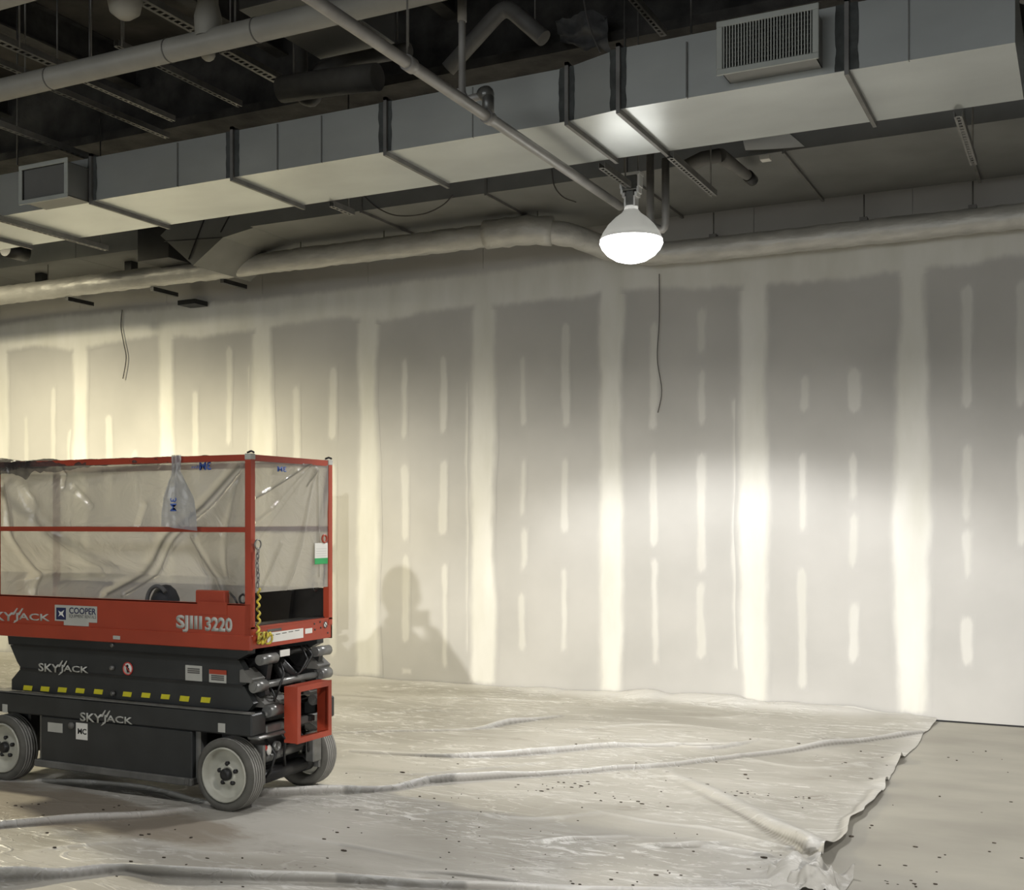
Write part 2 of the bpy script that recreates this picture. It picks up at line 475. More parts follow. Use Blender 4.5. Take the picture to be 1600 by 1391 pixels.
class MB:
    def __init__(s):
        s.v = []; s.f = []; s.smooth = []

    def add(s, vs, fs, smooth=False):
        n = len(s.v)
        s.v.extend([tuple(v) for v in vs])
        for f in fs:
            s.f.append(tuple(i + n for i in f)); s.smooth.append(smooth)
        return s

    def box(s, x0, x1, y0, y1, z0, z1):
        vs = [(x, y, z) for z in (z0, z1) for y in (y0, y1) for x in (x0, x1)]
        return s.add(vs, [(0, 2, 3, 1), (4, 5, 7, 6), (0, 1, 5, 4), (2, 6, 7, 3), (0, 4, 6, 2), (1, 3, 7, 5)])

    def bevbox(s, x0, x1, y0, y1, z0, z1, b=0.004):
        bm = bmesh.new()
        bmesh.ops.create_cube(bm, size=1)
        for v in bm.verts:
            v.co = Vector(((x0 + x1) / 2 + v.co.x * (x1 - x0), (y0 + y1) / 2 + v.co.y * (y1 - y0), (z0 + z1) / 2 + v.co.z * (z1 - z0)))
        bmesh.ops.bevel(bm, geom=bm.edges[:], offset=b, segments=1, affect='EDGES')
        bm.verts.index_update()
        s.add([v.co.copy() for v in bm.verts], [[v.index for v in f.verts] for f in bm.faces])
        bm.free()
        return s

    def obox(s, a, b, w, h, up=(0, 0, 1)):
        """box bar from a to b, w wide, h high"""
        a = Vector(a); b = Vector(b)
        d = (b - a).normalized()
        side = d.cross(Vector(up))
        if side.length < 1e-4: side = d.cross(Vector((1, 0, 0)))
        side.normalize()
        u = side.cross(d).normalized()
        vs = []
        for p in (a, b):
            for sx, sz in ((-1, -1), (1, -1), (1, 1), (-1, 1)):
                vs.append(p + side * sx * w / 2 + u * sz * h / 2)
        return s.add(vs, [(3, 2, 1, 0), (4, 5, 6, 7), (0, 1, 5, 4), (1, 2, 6, 5), (2, 3, 7, 6), (3, 0, 4, 7)])

    def tube(s, pts, r, seg=16, cap=True, closed=False):
        pts = [Vector(p) for p in pts]
        n = len(pts)
        rs = r if isinstance(r, (list, tuple)) else [r] * n
        rings = []
        prev = None
        for i, p in enumerate(pts):
            if closed:
                d = pts[(i + 1) % n] - pts[i - 1]
            else:
                d = (pts[min(i + 1, n - 1)] - pts[max(i - 1, 0)])
            d.normalize()
            if prev is None:
                ref = Vector((0, 0, 1)) if abs(d.z) < 0.9 else Vector((1, 0, 0))
                x = d.cross(ref).normalized()
            else:
                x = (prev - d * prev.dot(d)).normalized()
            prev = x
            y = d.cross(x)
            rings.append([p + (x * math.cos(2 * math.pi * k / seg) + y * math.sin(2 * math.pi * k / seg)) * rs[i] for k in range(seg)])
        vs = [v for rg in rings for v in rg]
        fs = []
        m = n if closed else n - 1
        for i in range(m):
            j = (i + 1) % n
            for k in range(seg):
                k2 = (k + 1) % seg
                fs.append((i * seg + k, i * seg + k2, j * seg + k2, j * seg + k))
        s.add(vs, fs, True)
        if cap and not closed:
            b = len(s.v) - len(vs)
            s.f.append(tuple(b + k for k in range(seg))[::-1]); s.smooth.append(False)
            s.f.append(tuple(b + (n - 1) * seg + k for k in range(seg))); s.smooth.append(False)
        return s

    def lathe(s, prof, c, axis='z', seg=32, smooth=True, caps=False):
        """prof: (radius, height) along axis"""
        c = Vector(c)
        vs = []
        for r, h in prof:
            for k in range(seg):
                a = 2 * math.pi * k / seg
                p = (r * math.cos(a), r * math.sin(a))
                if axis == 'z': vs.append(c + Vector((p[0], p[1], h)))
                elif axis == 'y': vs.append(c + Vector((p[0], h, p[1])))
                else: vs.append(c + Vector((h, p[0], p[1])))
        fs = []
        for i in range(len(prof) - 1):
            for k in range(seg):
                k2 = (k + 1) % seg
                fs.append((i * seg + k, i * seg + k2, (i + 1) * seg + k2, (i + 1) * seg + k))
        n = len(s.v)
        s.add(vs, fs, smooth)
        if caps and prof[0][0] > 1e-5:
            s.f.append(tuple(n + k for k in range(seg))); s.smooth.append(False)
        if caps and prof[-1][0] > 1e-5:
            s.f.append(tuple(n + (len(prof) - 1) * seg + k for k in range(seg))); s.smooth.append(False)
        return s

    def prism(s, poly, a0, a1, axis='y'):
        """poly in the plane across axis; extruded from a0 to a1"""
        n = len(poly)
        vs = []
        for a in (a0, a1):
            for p, q in poly:
                vs.append({'y': (p, a, q), 'x': (a, p, q), 'z': (p, q, a)}[axis])
        fs = [tuple(range(n)), tuple(range(n, 2 * n))[::-1]]
        for i in range(n):
            j = (i + 1) % n
            fs.append((i, n + i, n + j, j))
        return s.add(vs, fs)

    def ball(s, c, r, seg=12, sc=(1, 1, 1)):
        prof = [(math.sin(math.pi * i / (seg // 2)) * r, -math.cos(math.pi * i / (seg // 2)) * r) for i in range(seg // 2 + 1)]
        c = Vector(c)
        b = len(s.v)
        s.lathe(prof, (0, 0, 0), 'z', seg)
        for i in range(b, len(s.v)):
            v = s.v[i]
            s.v[i] = (c.x + v[0] * sc[0], c.y + v[1] * sc[1], c.z + v[2] * sc[2])
        return s

    def build(s, name, m, parent=None, **props):
        me = bpy.data.meshes.new(name)
        vs = np.array(s.v, dtype=float)
        if parent is None:
            off = Vector(((vs[:, 0].min() + vs[:, 0].max()) / 2, (vs[:, 1].min() + vs[:, 1].max()) / 2, vs[:, 2].min()))
        else:
            off = world_off(parent)
        vs = vs - np.array(off)
        me.from_pydata([tuple(v) for v in vs], [], s.f)
        me.polygons.foreach_set('use_smooth', s.smooth)
        me.materials.append(m)
        bm = bmesh.new(); bm.from_mesh(me)
        bmesh.ops.remove_doubles(bm, verts=bm.verts, dist=1e-6)
        bmesh.ops.recalc_face_normals(bm, faces=bm.faces)
        bm.to_mesh(me); bm.free()
        o = bpy.data.objects.new(name, me)
        COL.objects.link(o)
        if parent is None:
            o.location = off
        else:
            o.parent = parent
        return setp(o, **props)


def box_obj(name, m, parent, *b, **props):
    return MB().box(*b).build(name, m, parent, **props)


def grid_mesh(name, P, m, parent=None, uv=None, smooth=True, uv2=None, **props):
    """P: (nu, nv, 3) array"""
    nu, nv = P.shape[:2]
    V = P.reshape(-1, 3).astype(np.float64)
    if parent is None:
        off = np.array([(V[:, 0].min() + V[:, 0].max()) / 2, (V[:, 1].min() + V[:, 1].max()) / 2, V[:, 2].min()])
    else:
        off = np.array(world_off(parent))
    idx = np.arange(nu * nv).reshape(nu, nv)
    F = np.stack([idx[:-1, :-1], idx[1:, :-1], idx[1:, 1:], idx[:-1, 1:]], -1).reshape(-1, 4)
    me = bpy.data.meshes.new(name)
    me.vertices.add(len(V)); me.vertices.foreach_set('co', (V - off).ravel())
    me.loops.add(F.size); me.loops.foreach_set('vertex_index', F.ravel().astype(np.int32))
    me.polygons.add(len(F))
    me.polygons.foreach_set('loop_start', np.arange(0, F.size, 4, dtype=np.int32))
    me.polygons.foreach_set('use_smooth', np.full(len(F), smooth))
    if uv is not None:
        l = me.uv_layers.new(name='UVMap')
        u = uv.reshape(-1)[F.ravel()]
        l.data.foreach_set('uv', np.stack([u, np.zeros_like(u) if uv2 is None else uv2.reshape(-1)[F.ravel()]], -1).ravel())
    me.update(calc_edges=True)
    me.materials.append(m)
    o = bpy.data.objects.new(name, me)
    COL.objects.link(o)
    if parent is None: o.location = off
    else: o.parent = parent
    return setp(o, **props)


def text_obj(name, s, m, parent, loc, height, width, face='-y', bold=0.012, mirror=False, thick=0.0008, shear=0.0, turn=0.0):
    """flat lettering: lower-left corner at loc, scaled to width x height"""
    cu = bpy.data.curves.new(name, 'FONT')
    cu.body = s
    cu.offset = bold
    cu.shear = shear
    cu.resolution_u = 3
    tmp = bpy.data.objects.new('tmp', cu)
    COL.objects.link(tmp)
    dg = bpy.context.evaluated_depsgraph_get()
    me = bpy.data.meshes.new_from_object(tmp.evaluated_get(dg))
    bpy.data.objects.remove(tmp)
    co = np.zeros(len(me.vertices) * 3)
    me.vertices.foreach_get('co', co)
    co = co.reshape(-1, 3)
    mn = co.min(0); mxx = co.max(0)
    x = (co[:, 0] - mn[0]) / (mxx[0] - mn[0]) * width
    z = (co[:, 1] - mn[1]) / (mxx[1] - mn[1]) * height
    if mirror: x = width - x
    if turn:
        cx_, cz_ = x - width / 2, z - height / 2
        x = width / 2 + cx_ * math.cos(turn) - cz_ * math.sin(turn); z = height / 2 + cx_ * math.sin(turn) + cz_ * math.cos(turn)
    if face == '-y': W = np.stack([loc[0] + x, np.full_like(x, loc[1]), loc[2] + z], -1)
    elif face == '+x': W = np.stack([np.full_like(x, loc[0]), loc[1] + x, loc[2] + z], -1)
    W = W - np.array(world_off(parent))
    me.vertices.foreach_set('co', W.ravel())
    me.update()
    me.name = name
    me.materials.clear(); me.materials.append(m)
    o = bpy.data.objects.new(name, me)
    COL.objects.link(o)
    o.parent = parent
    md = o.modifiers.new('thick', 'SOLIDIFY'); md.thickness = thick; md.offset = 0
    return o


def seg_dist(X, Y, a, b):
    """signed distance and parameter to segment a-b"""
    ax, ay = a; bx, by = b
    dx, dy = bx - ax, by - ay
    L2 = dx * dx + dy * dy
    t = np.clip(((X - ax) * dx + (Y - ay) * dy) / L2, 0, 1)
    qx = X - (ax + t * dx); qy = Y - (ay + t * dy)
    d = np.sqrt(qx * qx + qy * qy)
    sgn = np.sign(dx * qy - dy * qx)
    return d, sgn, t


def ridge(X, Y, pts, A, wl, wr, shade_line=None):
    """height of a fold along a polyline; wl/wr are its half widths left and right of it. A may vary per vertex"""
    As = list(A) if isinstance(A, (list, tuple)) else [A] * len(pts)
    sp_, sa_ = [], []
    for i in range(len(pts) - 1):      # round the polyline off
        p0, p1, p2, p3 = pts[max(i - 1, 0)], pts[i], pts[i + 1], pts[min(i + 2, len(pts) - 1)]
        for k_ in range(4):
            t = k_ / 4
            sp_.append(tuple(0.5 * (2 * p1[c] + (p2[c] - p0[c]) * t + (2 * p0[c] - 5 * p1[c] + 4 * p2[c] - p3[c]) * t * t + (3 * p1[c] - p0[c] - 3 * p2[c] + p3[c]) * t ** 3) for c in (0, 1)))
            sa_.append(As[i] + (As[i + 1] - As[i]) * t)
    pts = sp_ + [tuple(pts[-1])]
    As = sa_ + [As[-1]]
    n = len(pts)
    D = np.full_like(X, 1e9); S = np.ones_like(X); AA = np.zeros_like(X)
    for i in range(n - 1):      # keep the nearest stretch of the polyline
        d, s, t = seg_dist(X, Y, pts[i], pts[i + 1])
        k = d < D
        D = np.where(k, d, D); S = np.where(k, s, S)
        AA = np.where(k, As[i] + (As[i + 1] - As[i]) * t, AA)
    H = AA * np.exp(-(D / np.where(S > 0, wl, wr)) ** 2)
    if shade_line is not None:
        shade_line[:] = np.maximum(shade_line, np.where(S < 0, np.exp(-((D - wr * 1.35) / .013) ** 2), 0) * np.clip((AA - .008) / .03, 0, 1))  # mask of the painted shade line at the fold's near foot
    return H


def vnoise(X, Y, seed, sx=1.0, sy=1.0, octaves=4):
    """smooth value noise on arrays, about -1..1"""
    out = np.zeros_like(X)
    amp = 1.0; tot = 0
    for o in range(octaves):
        r = np.random.RandomState(seed + o * 17)
        G = r.rand(128, 128) * 2 - 1
        x = X * sx * 2 ** o + 31.7 * o; y = Y * sy * 2 ** o + 17.3 * o
        xi = np.floor(x).astype(int); yi = np.floor(y).astype(int)
        fx = x - xi; fy = y - yi
        fx = fx * fx * (3 - 2 * fx); fy = fy * fy * (3 - 2 * fy)
        g = lambda a, b: G[a % 128, b % 128]
        v = g(xi, yi) * (1 - fx) * (1 - fy) + g(xi + 1, yi) * fx * (1 - fy) + g(xi, yi + 1) * (1 - fx) * fy + g(xi + 1, yi + 1) * fx * fy
        out += v * amp; tot += amp; amp *= 0.5
    return out / tot * 1.6


# =================================================================== SETTING
WY = 9.86                       # face of the drywall
X0, X1, Y0, ZC = -20.0, 8.0, -13.0, 5.7
box_obj('floor', M['floor'], None, X0, X1, Y0, WY + 0.3, -0.1, 0, kind='structure')
ceil = box_obj('ceiling', M['slab'], None, X0, X1, Y0, WY + 0.3, ZC, ZC + 0.15, kind='structure')
box_obj('wall_left', M['room'], None, X0 - 0.15, X0, Y0, WY + 0.3, 0, ZC, kind='structure')
box_obj('wall_right', M['room'], None, X1, X1 + 0.15, Y0, WY + 0.3, 0, ZC, kind='structure')
box_obj('wall_front', M['room'], None, X0, X1, Y0 - 0.15, Y0, 0, ZC, kind='structure')
wall = box_obj('wall_back', M['room'], None, X0, X1, WY + 0.016, WY + 0.15, 0, ZC, kind='structure')
SEAMS = [at(px, 815, Y=WY).x for px in (125, 260, 410, 575, 755, 955, 1178, 1426)]
step = (SEAMS[-1] - SEAMS[0]) / 7
seams = [SEAMS[0] - step * k for k in (6, 5, 4, 3, 2, 1)] + SEAMS + [SEAMS[-1] + step * k for k in (1, 2, 3, 4, 5, 6)]
for a, b in zip(seams[:-1], seams[1:]):
    for z0, z1 in ((0.012, 3.70), (3.704, ZC - 0.01)):
        MB().box(a + 0.002, b - 0.002, WY, WY + 0.015, z0, z1).build('drywall_panel', M['board'], wall)


def strip(name, cx, w, z0, z1, parent, m, y=WY - 0.0015, wob=0.015, seed=0, nx=9, label=None):
    nz = max(6, int((z1 - z0) / 0.07))
    zz = np.linspace(z0, z1, nz)
    uu = np.linspace(-1, 1, nx)
    U, Z = np.meshgrid(uu, zz, indexing='ij')
    wv = vnoise(Z, Z * 0 + seed * 3.3, seed, 1.3, 1, 3)
    wd = w / 2 * (1 + 0.22 * vnoise(Z, Z * 0 + seed * 1.7, seed + 50, 1.1, 1, 3))
    X = cx + wv * wob + U * wd
    D = np.minimum((1 - np.abs(U)) * wd, np.minimum(Z - z0, z1 - Z))
    P = np.stack([X, np.full_like(X, y), Z], -1)
    return grid_mesh(name, P, m, parent, uv=D)


for i, sx in enumerate(seams):
    strip('joint_compound', sx, 0.32, 0.01, 4.0, wall, M['mud'], seed=i + 3)
    if i % 2 == 0:
        strip('joint_compound', sx - 0.13, 0.17, 0.3, 2.7 + 0.3 * (i % 3), wall, M['patch'], y=WY - 0.001, seed=i + 31)
# horizontal joint over the boards
xs = np.linspace(X0 + 0.2, X1 - 0.2, 1700)
vv = np.linspace(0, 1, 14)
XX, VV = np.meshgrid(xs, vv, indexing='ij')
low = 3.60 + 0.05 * vnoise(XX, XX * 0, 11, 1.6, 1, 4)
top = 4.02 + 0.03 * vnoise(XX, XX * 0 + 4, 12, 1.0, 1, 3)
ZZ = low + (top - low) * VV
DD = np.minimum(ZZ - low, top - ZZ)
for sx in seams:
    DD = np.where(VV < .5, np.maximum(DD, .145 - np.abs(XX - sx)), DD)
grid_mesh('joint_compound', np.stack([XX, np.full_like(XX, WY - 0.002), ZZ], -1), M['mud'], wall, uv=DD)
PATCH = {42: [(645, 790)], 84: [(600, 760)], 170: [(645, 800)], 212: [(700, 780)], 305: [(606, 760)], 358: [(530, 700)],
         465: [(600, 740)], 520: [(568, 690), (720, 860), (890, 1030)],
         634: [(556, 690), (720, 850), (863, 1009), (1042, 1056)], 694: [(551, 682), (715, 840), (876, 1049)],
         817: [(476, 500), (551, 672), (712, 812), (820, 898), (921, 1022)], 883: [(500, 672), (712, 838), (881, 1024)],
         1022: [(500, 677), (702, 860), (868, 1044)], 1096: [(467, 560), (570, 670), (702, 900), (905, 1036)],
         1256: [(582, 648), (702, 836), (883, 1082)], 1334: [(430, 442), (570, 650), (702, 790), (796, 894), (935, 1041)],
         1510: [(429, 642), (686, 820), (822, 910), (959, 1047)], 1597: [(430, 640), (672, 860)]}
k = 0
for px, segs in PATCH.items():
    x = at(px, 815, Y=WY).x
    for y0_, y1_ in segs:
        k += 1
        za = at(px, y1_, Y=WY).z; zb = at(px, y0_, Y=WY).z
        faint = y1_ < 700
        strip('screw_spot_compound', x + random.uniform(-.01, .01), 0.115, za, min(zb, 3.5), wall, M['patch'], seed=90 + k, wob=0.010, y=WY - 0.0012)
box_obj('shadow_gap_back', M['dark'], None, -1.15, X1 - 0.05, WY - 0.004, WY + 0.0005, 0.0, 0.013, kind='structure')  # dark strip standing in for the shadow gap under the boards

# ceiling joists and girders
for i in range(13):
    x = -15.5 + i * 1.6
    j = MB()
    j.box(x - 0.06, x + 0.06, -12, WY - 0.1, ZC - 0.30, ZC - 0.285)
    j.box(x - 0.06, x + 0.06, -12, WY - 0.1, ZC - 0.012, ZC)
    j.box(x - 0.006, x + 0.006, -12, WY - 0.1, ZC - 0.29, ZC - 0.01)
    j.build('joist', M['fire'], ceil)
for yy, z0 in ((7.75, 4.95), (2.4, 4.95)):
    g = MB()
    n = 90
    prof = [(-.16, 0), (.16, 0), (.16, .07), (.05, .10), (.05, .60), (.16, .66), (.16, .74), (-.16, .74), (-.16, .66), (-.05, .60), (-.05, .10), (-.16, .07)]
    g.prism([(yy + a, z0 + b) for a, b in prof], -16, 7.5, 'x')
    g.build('girder', M['fire'], ceil)

# =================================================================== FLOOR SHEET
nx, ny = 620, 860
gx = np.linspace(-13.5, -1.10, nx)
ty = np.linspace(0, 1, ny)
gy = 2.6 + (WY - 0.012 - 2.6) * (0.75 * ty + 0.25 * ty ** 2)
GX, GY = np.meshgrid(gx, gy, indexing='ij')


def fp(px, py):
    p = at(px, py, Z=0.0)
    return (p.x, p.y)


H = 0.004 + 0.004 * (vnoise(GX, GY, 3, 1.4, 2.4, 2) + 0.6) ** 2
FOLD = np.zeros_like(H)
LEAN = np.zeros_like(H)
FOLD_SHADE = np.zeros_like(H)
RIDGES = [
    ([(522, 1147), (620, 1144), (740, 1141), (800, 1131), (870, 1122)], [0.015, 0.02, 0.018, 0.05, 0.02], 0.10, 0.028),
    ([(545, 1176), (700, 1184), (820, 1181), (960, 1170), (1140, 1166)], [0.02, 0.035, 0.05, 0.035, 0.015], 0.13, 0.028),
    ([(395, 1246), (520, 1240), (620, 1236), (710, 1222), (1000, 1202), (1200, 1180), (1290, 1168), (1440, 1146)],
     [0.07, 0.05, 0.04, 0.06, 0.035, 0.035, 0.06, 0.04], 0.10, 0.024),
    ([(0, 1292), (110, 1283), (250, 1275), (330, 1262)], [0.05, 0.05, 0.04, 0.02], 0.12, 0.04),
    ([(-20, 1222), (120, 1222), (230, 1232), (330, 1256), (400, 1262)], [0.03, 0.03, 0.025, 0.02, 0.02], 0.08, 0.025),
    ([(-60, 1378), (80, 1374), (190, 1362), (260, 1370), (420, 1376), (700, 1384), (900, 1394), (1180, 1396)],
     [0.08, 0.08, 0.05, 0.07, 0.05, 0.05, 0.03, 0.03], 0.10, 0.025),
    ([(1092, 1232), (1180, 1275), (1310, 1344)], [0.015, 0.045, 0.055], 0.13, 0.09),
    ([(1035, 1205), (1150, 1262), (1270, 1334)], [0.01, 0.03, 0.045], 0.10, 0.07),
    ([(1370, 1240), (1330, 1300), (1312, 1345)], [0.03, 0.04, 0.03], 0.05, 0.05),
    ([(1040, 1165), (1110, 1172), (1180, 1160)], [0.01, 0.03, 0.01], 0.06, 0.02),
    ([(820, 1318), (900, 1313), (980, 1309)], [0.0, 0.03, 0.01], 0.07, 0.02),
    ([(640, 1362), (720, 1366), (800, 1378)], [0.01, 0.03, 0.02], 0.07, 0.02),
    ([(1000, 1320), (1060, 1325), (1140, 1318)], [0.01, 0.03, 0.01], 0.07, 0.02),
    ([(600, 1090), (760, 1094), (900, 1098)], [0.01, 0.02, 0.01], 0.10, 0.03),
    ([(560, 1118), (680, 1112), (840, 1116)], [0.006, 0.014, 0.006], 0.06, 0.03),
    ([(880, 1142), (1010, 1134), (1160, 1146)], [0.006, 0.014, 0.006], 0.06, 0.03),
    ([(540, 1208), (640, 1214), (740, 1204), (880, 1190)], [0.006, 0.014, 0.010, 0.006], 0.06, 0.03),
    ([(560, 1290), (700, 1270), (830, 1282), (960, 1268)], [0.005, 0.012, 0.012, 0.005], 0.05, 0.03),
    ([(900, 1262), (1000, 1285), (1120, 1300), (1230, 1330)], [0.005, 0.016, 0.016, 0.02], 0.05, 0.03),
    ([(960, 1330), (1080, 1322), (1200, 1340)], [0.005, 0.014, 0.02], 0.05, 0.03),
    ([(60, 1330), (200, 1318), (330, 1335), (480, 1330)], [0.006, 0.016, 0.014, 0.006], 0.06, 0.03),
    ([(430, 1300), (560, 1325), (700, 1350)], [0.006, 0.014, 0.006], 0.06, 0.03),
    ([(1130, 1180), (1250, 1200), (1370, 1196)], [0.005, 0.012, 0.010], 0.05, 0.03),
    ([(1240, 1110), (1330, 1118), (1420, 1124)], [0.010, 0.02, 0.02], 0.06, 0.03),
]
for pts, A, wf, wn in RIDGES:
    w = [fp(*p) for p in pts]
    # left of direction (+X) is far side
    h = ridge(GX, GY + 0.02 * vnoise(GX, GY, 9, 1.6, 1.6, 1), w, [a_ * .8 for a_ in A], wf * .55, wn * .85, FOLD_SHADE)
    h = h * (1 + .38 * vnoise(GX * .9, GY * .9 + len(pts), 77, 2.2, 2.2, 2))
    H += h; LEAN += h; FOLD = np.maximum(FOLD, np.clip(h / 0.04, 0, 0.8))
# film creeping up the foot of the wall
up = np.interp(gx, [-13, -8, -6.5, -5.0, -3.9, -3.2, -2.4, -1.7, -1.3, -1.1], [.02, .02, .03, .035, .075, .10, .085, .045, .03, .02])[:, None]
dw = (WY - 0.012) - GY
hw = up * np.exp(-(dw / 0.16) ** 2) * (0.9 + 0.25 * vnoise(GX, GY * 0, 21, 4, 1, 4))
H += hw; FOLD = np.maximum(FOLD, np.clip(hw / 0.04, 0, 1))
# many fine creases
cre = np.abs(vnoise(GX * 0.9 + GY * 0.35, GY - GX * 0.38, 33, 1.2, 5.0, 2))
crs = np.exp(-(cre / 0.045) ** 2)
H += 0.006 * crs * np.clip(vnoise(GX, GY, 44, 0.7, 0.7, 2) + 0.3, 0, 1)
FOLD = np.maximum(FOLD, 0.45 * crs * np.clip(vnoise(GX, GY, 44, 0.7, 0.7, 2) + 0.2, 0, 1))
# crumpled corner at the front right
cc = fp(1245, 1378)
dc = np.sqrt((GX - cc[0]) ** 2 + (GY - cc[1]) ** 2)
crum = np.exp(-(dc / 0.17) ** 2) * (0.03 + 0.09 * np.abs(vnoise(GX, GY, 55, 5, 5, 3)))
H += crum; FOLD = np.maximum(FOLD, np.clip(crum / 0.08, 0, 0.3))
# edge flutter
de = (-1.10 - GX)
fl = np.clip(vnoise(GX * 0, GY, 66, 1, 4.2, 3), 0, 1) * 0.06 * np.exp(-(de / 0.07) ** 2)
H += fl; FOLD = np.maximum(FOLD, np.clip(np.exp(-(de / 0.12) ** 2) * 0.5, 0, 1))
# pressed flat where the lift stands
for cx, cy, rx, ry in ((-4.26, 5.09, .17, .11), (-6.0, 5.09, .17, .11), (-4.26, 5.78, .17, .11), (-6.0, 5.78, .17, .11)):
    q = ((GX - cx) / rx) ** 2 + ((GY - cy) / ry) ** 2
    k_ = 1 / (1 + np.exp(-(q - 1.6) * 5))
    H = 0.004 + (H - 0.004) * k_
EX = GX + np.exp(-(de / 0.15) ** 2) * (0.03 * vnoise(GX * 0, GY, 71, 1, 2.5, 3))
sheet = grid_mesh('plastic_sheet', np.stack([EX, GY - 1.0 * np.minimum(LEAN, H), H], -1), M['sheet'], None, uv=FOLD, uv2=FOLD_SHADE * (H > 0.006),
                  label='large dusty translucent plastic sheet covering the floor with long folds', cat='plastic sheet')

# torn flap of the sheet corner
fl_c = at(1265, 1372, Z=0.0)
gu, gv = np.meshgrid(np.linspace(0, 1, 40), np.linspace(0, 1, 40), indexing='ij')
fx_ = fl_c.x - 0.16 + gu * 0.34
fy_ = fl_c.y - 0.26 + gv * 0.36
fz_ = 0.012 + 0.08 * np.sin(gu * math.pi) * np.sin(gv * math.pi) ** 0.7 + 0.05 * vnoise(gu, gv, 81, 5, 5, 3)
grid_mesh('crumpled_flap', np.stack([fx_, fy_, np.maximum(fz_, 0.004)], -1), M['sheet'], sheet, uv=np.full_like(gu, 0.25))
# brown dirt crumbs
cr = MB()
for i in range(228):
    if i < 210:
        px, py = random.uniform(0, 1400), random.uniform(1150, 1391)
    else:
        px, py = random.uniform(1380, 1600), random.uniform(1150, 1391)
    if i % 3 == 0 and i < 210:
        q = random.choice([(970, 1252), (840, 1235), (900, 1230), (1160, 1242), (30, 1260), (270, 1305), (1250, 1250), (700, 1250), (1420, 1380)])
        px, py = q[0] + random.gauss(0, 22), q[1] + random.gauss(0, 4)
    p = at(px, py, Z=0.0)
    if -6.6 < p.x < -3.9 and 4.9 < p.y < 6: continue
    ix = int(np.clip(np.searchsorted(gx, p.x), 0, nx - 1)); iy = int(np.clip(np.searchsorted(gy, p.y), 0, ny - 1))
    z = H[ix, iy] if p.x < -1.12 else 0
    s_ = random.uniform(.003, .008) * (1.5 if i % 11 == 0 else 1)
    cr.ball((p.x, p.y, z + s_ * .3), s_, 6, (random.uniform(.8, 2.2), random.uniform(.6, 1.4), .45))
cr.build('dirt_crumbs', M['dirt'], None, kind='stuff', label='brown dirt crumbs scattered over the plastic sheet and bare floor', cat='dirt')

# =================================================================== PIPE ALONG THE WALL
def wobble_tube(mb, pts, r, seg=20, amp=0.008, step_=0.06, seed=1):
    out = []; rs = []
    rr = random.Random(seed)
    for a, b in zip(pts[:-1], pts[1:]):
        a = Vector(a); b = Vector(b); n = max(2, int((b - a).length / step_))
        for i in range(n):
            out.append(a.lerp(b, i / n)); rs.append(r + rr.uniform(-amp, amp))
    out.append(Vector(pts[-1])); rs.append(r)
    mb.tube(out, rs, seg)


pipe = MB()
wobble_tube(pipe, [(-19, 9.0, 4.09), (-4.55, 9.0, 4.09), (-4.15, 9.03, 4.08), (-3.95, 9.2, 4.05), (-3.75, 9.5, 3.98), (-3.45, 9.66, 3.94), (-3.0, 9.68, 3.93), (7.8, 9.68, 3.93)],
            0.10, amp=0.005, seed=3)
wp = pipe.build('insulated_pipe', M['foil'], None, label='long foil-wrapped pipe running along the top of the drywall', cat='pipe')
cl = MB(); wobble_tube(cl, [(-4.7, 9.0, 4.10), (-4.3, 9.01, 4.10), (-4.1, 9.07, 4.08)], 0.125, amp=0.008, seed=9)
cl.build('elbow_wrap', M['foil'], wp)
for px in (75, 330, 470, 600, 840):
    x = at(px, 400, Y=9.0).x
    MB().tube([(x, 9.0, 4.17), (x, 9.0, ZC)], 0.006, 8).build('hanger', M['rod'], wp)
for px in (1115, 1350, 1520):
    x = at(px, 400, Y=9.68).x
    h_ = MB(); h_.tube([(x, 9.68, 4.02), (x, 9.68, 4.24)], 0.006, 8); h_.box(x - .03, x + .03, 9.64, 9.72, 4.02, 4.05)
    h_.build('hanger', M['rod'], wp)
for px in (110, 243, 352):
    x = at(px, 465, Y=9.05).x
    b_ = MB(); b_.obox((x, 9.0, 3.97), (x, 9.36, 3.97), 0.042, 0.042)
    b_.build('pipe_bracket', M['black'], None, group='dark strut brackets under the wall pipe', cat='bracket',
             label={110: 'leftmost dark strut bracket under the foil-wrapped pipe', 243: 'middle dark strut bracket under the foil-wrapped pipe',
                    352: 'rightmost dark strut bracket under the foil-wrapped pipe'}[px])
x = at(297, 458, Y=9.7).x
MB().obox((x - .12, 9.74, 3.955), (x + .12, 9.74, 3.955), 0.2, 0.05).build('wall_clip', M['black'], None,
    label='short dark block on the wall beside the middle pipe bracket', cat='bracket')

# =================================================================== DUCTS
duct = empty('air_duct', (-3.5, 6.5, 3.9), 'rectangular galvanised air duct with pale underside crossing the whole ceiling', 'duct')
ZB = 3.9


def section(a, b, m='duct', name='duct_section', parent=None):
    """a/b: (x, y0, y1, z0, z1) end frames"""
    vs = []
    for x, y0, y1, z0, z1 in (a, b):
        vs += [(x, y0, z0), (x, y1, z0), (x, y1, z1), (x, y0, z1)]
    MB().add(vs, [(0, 1, 2, 3), (7, 6, 5, 4), (0, 4, 5, 1), (1, 5, 6, 2), (2, 6, 7, 3), (3, 7, 4, 0)]).build(name, M[m], parent or duct)


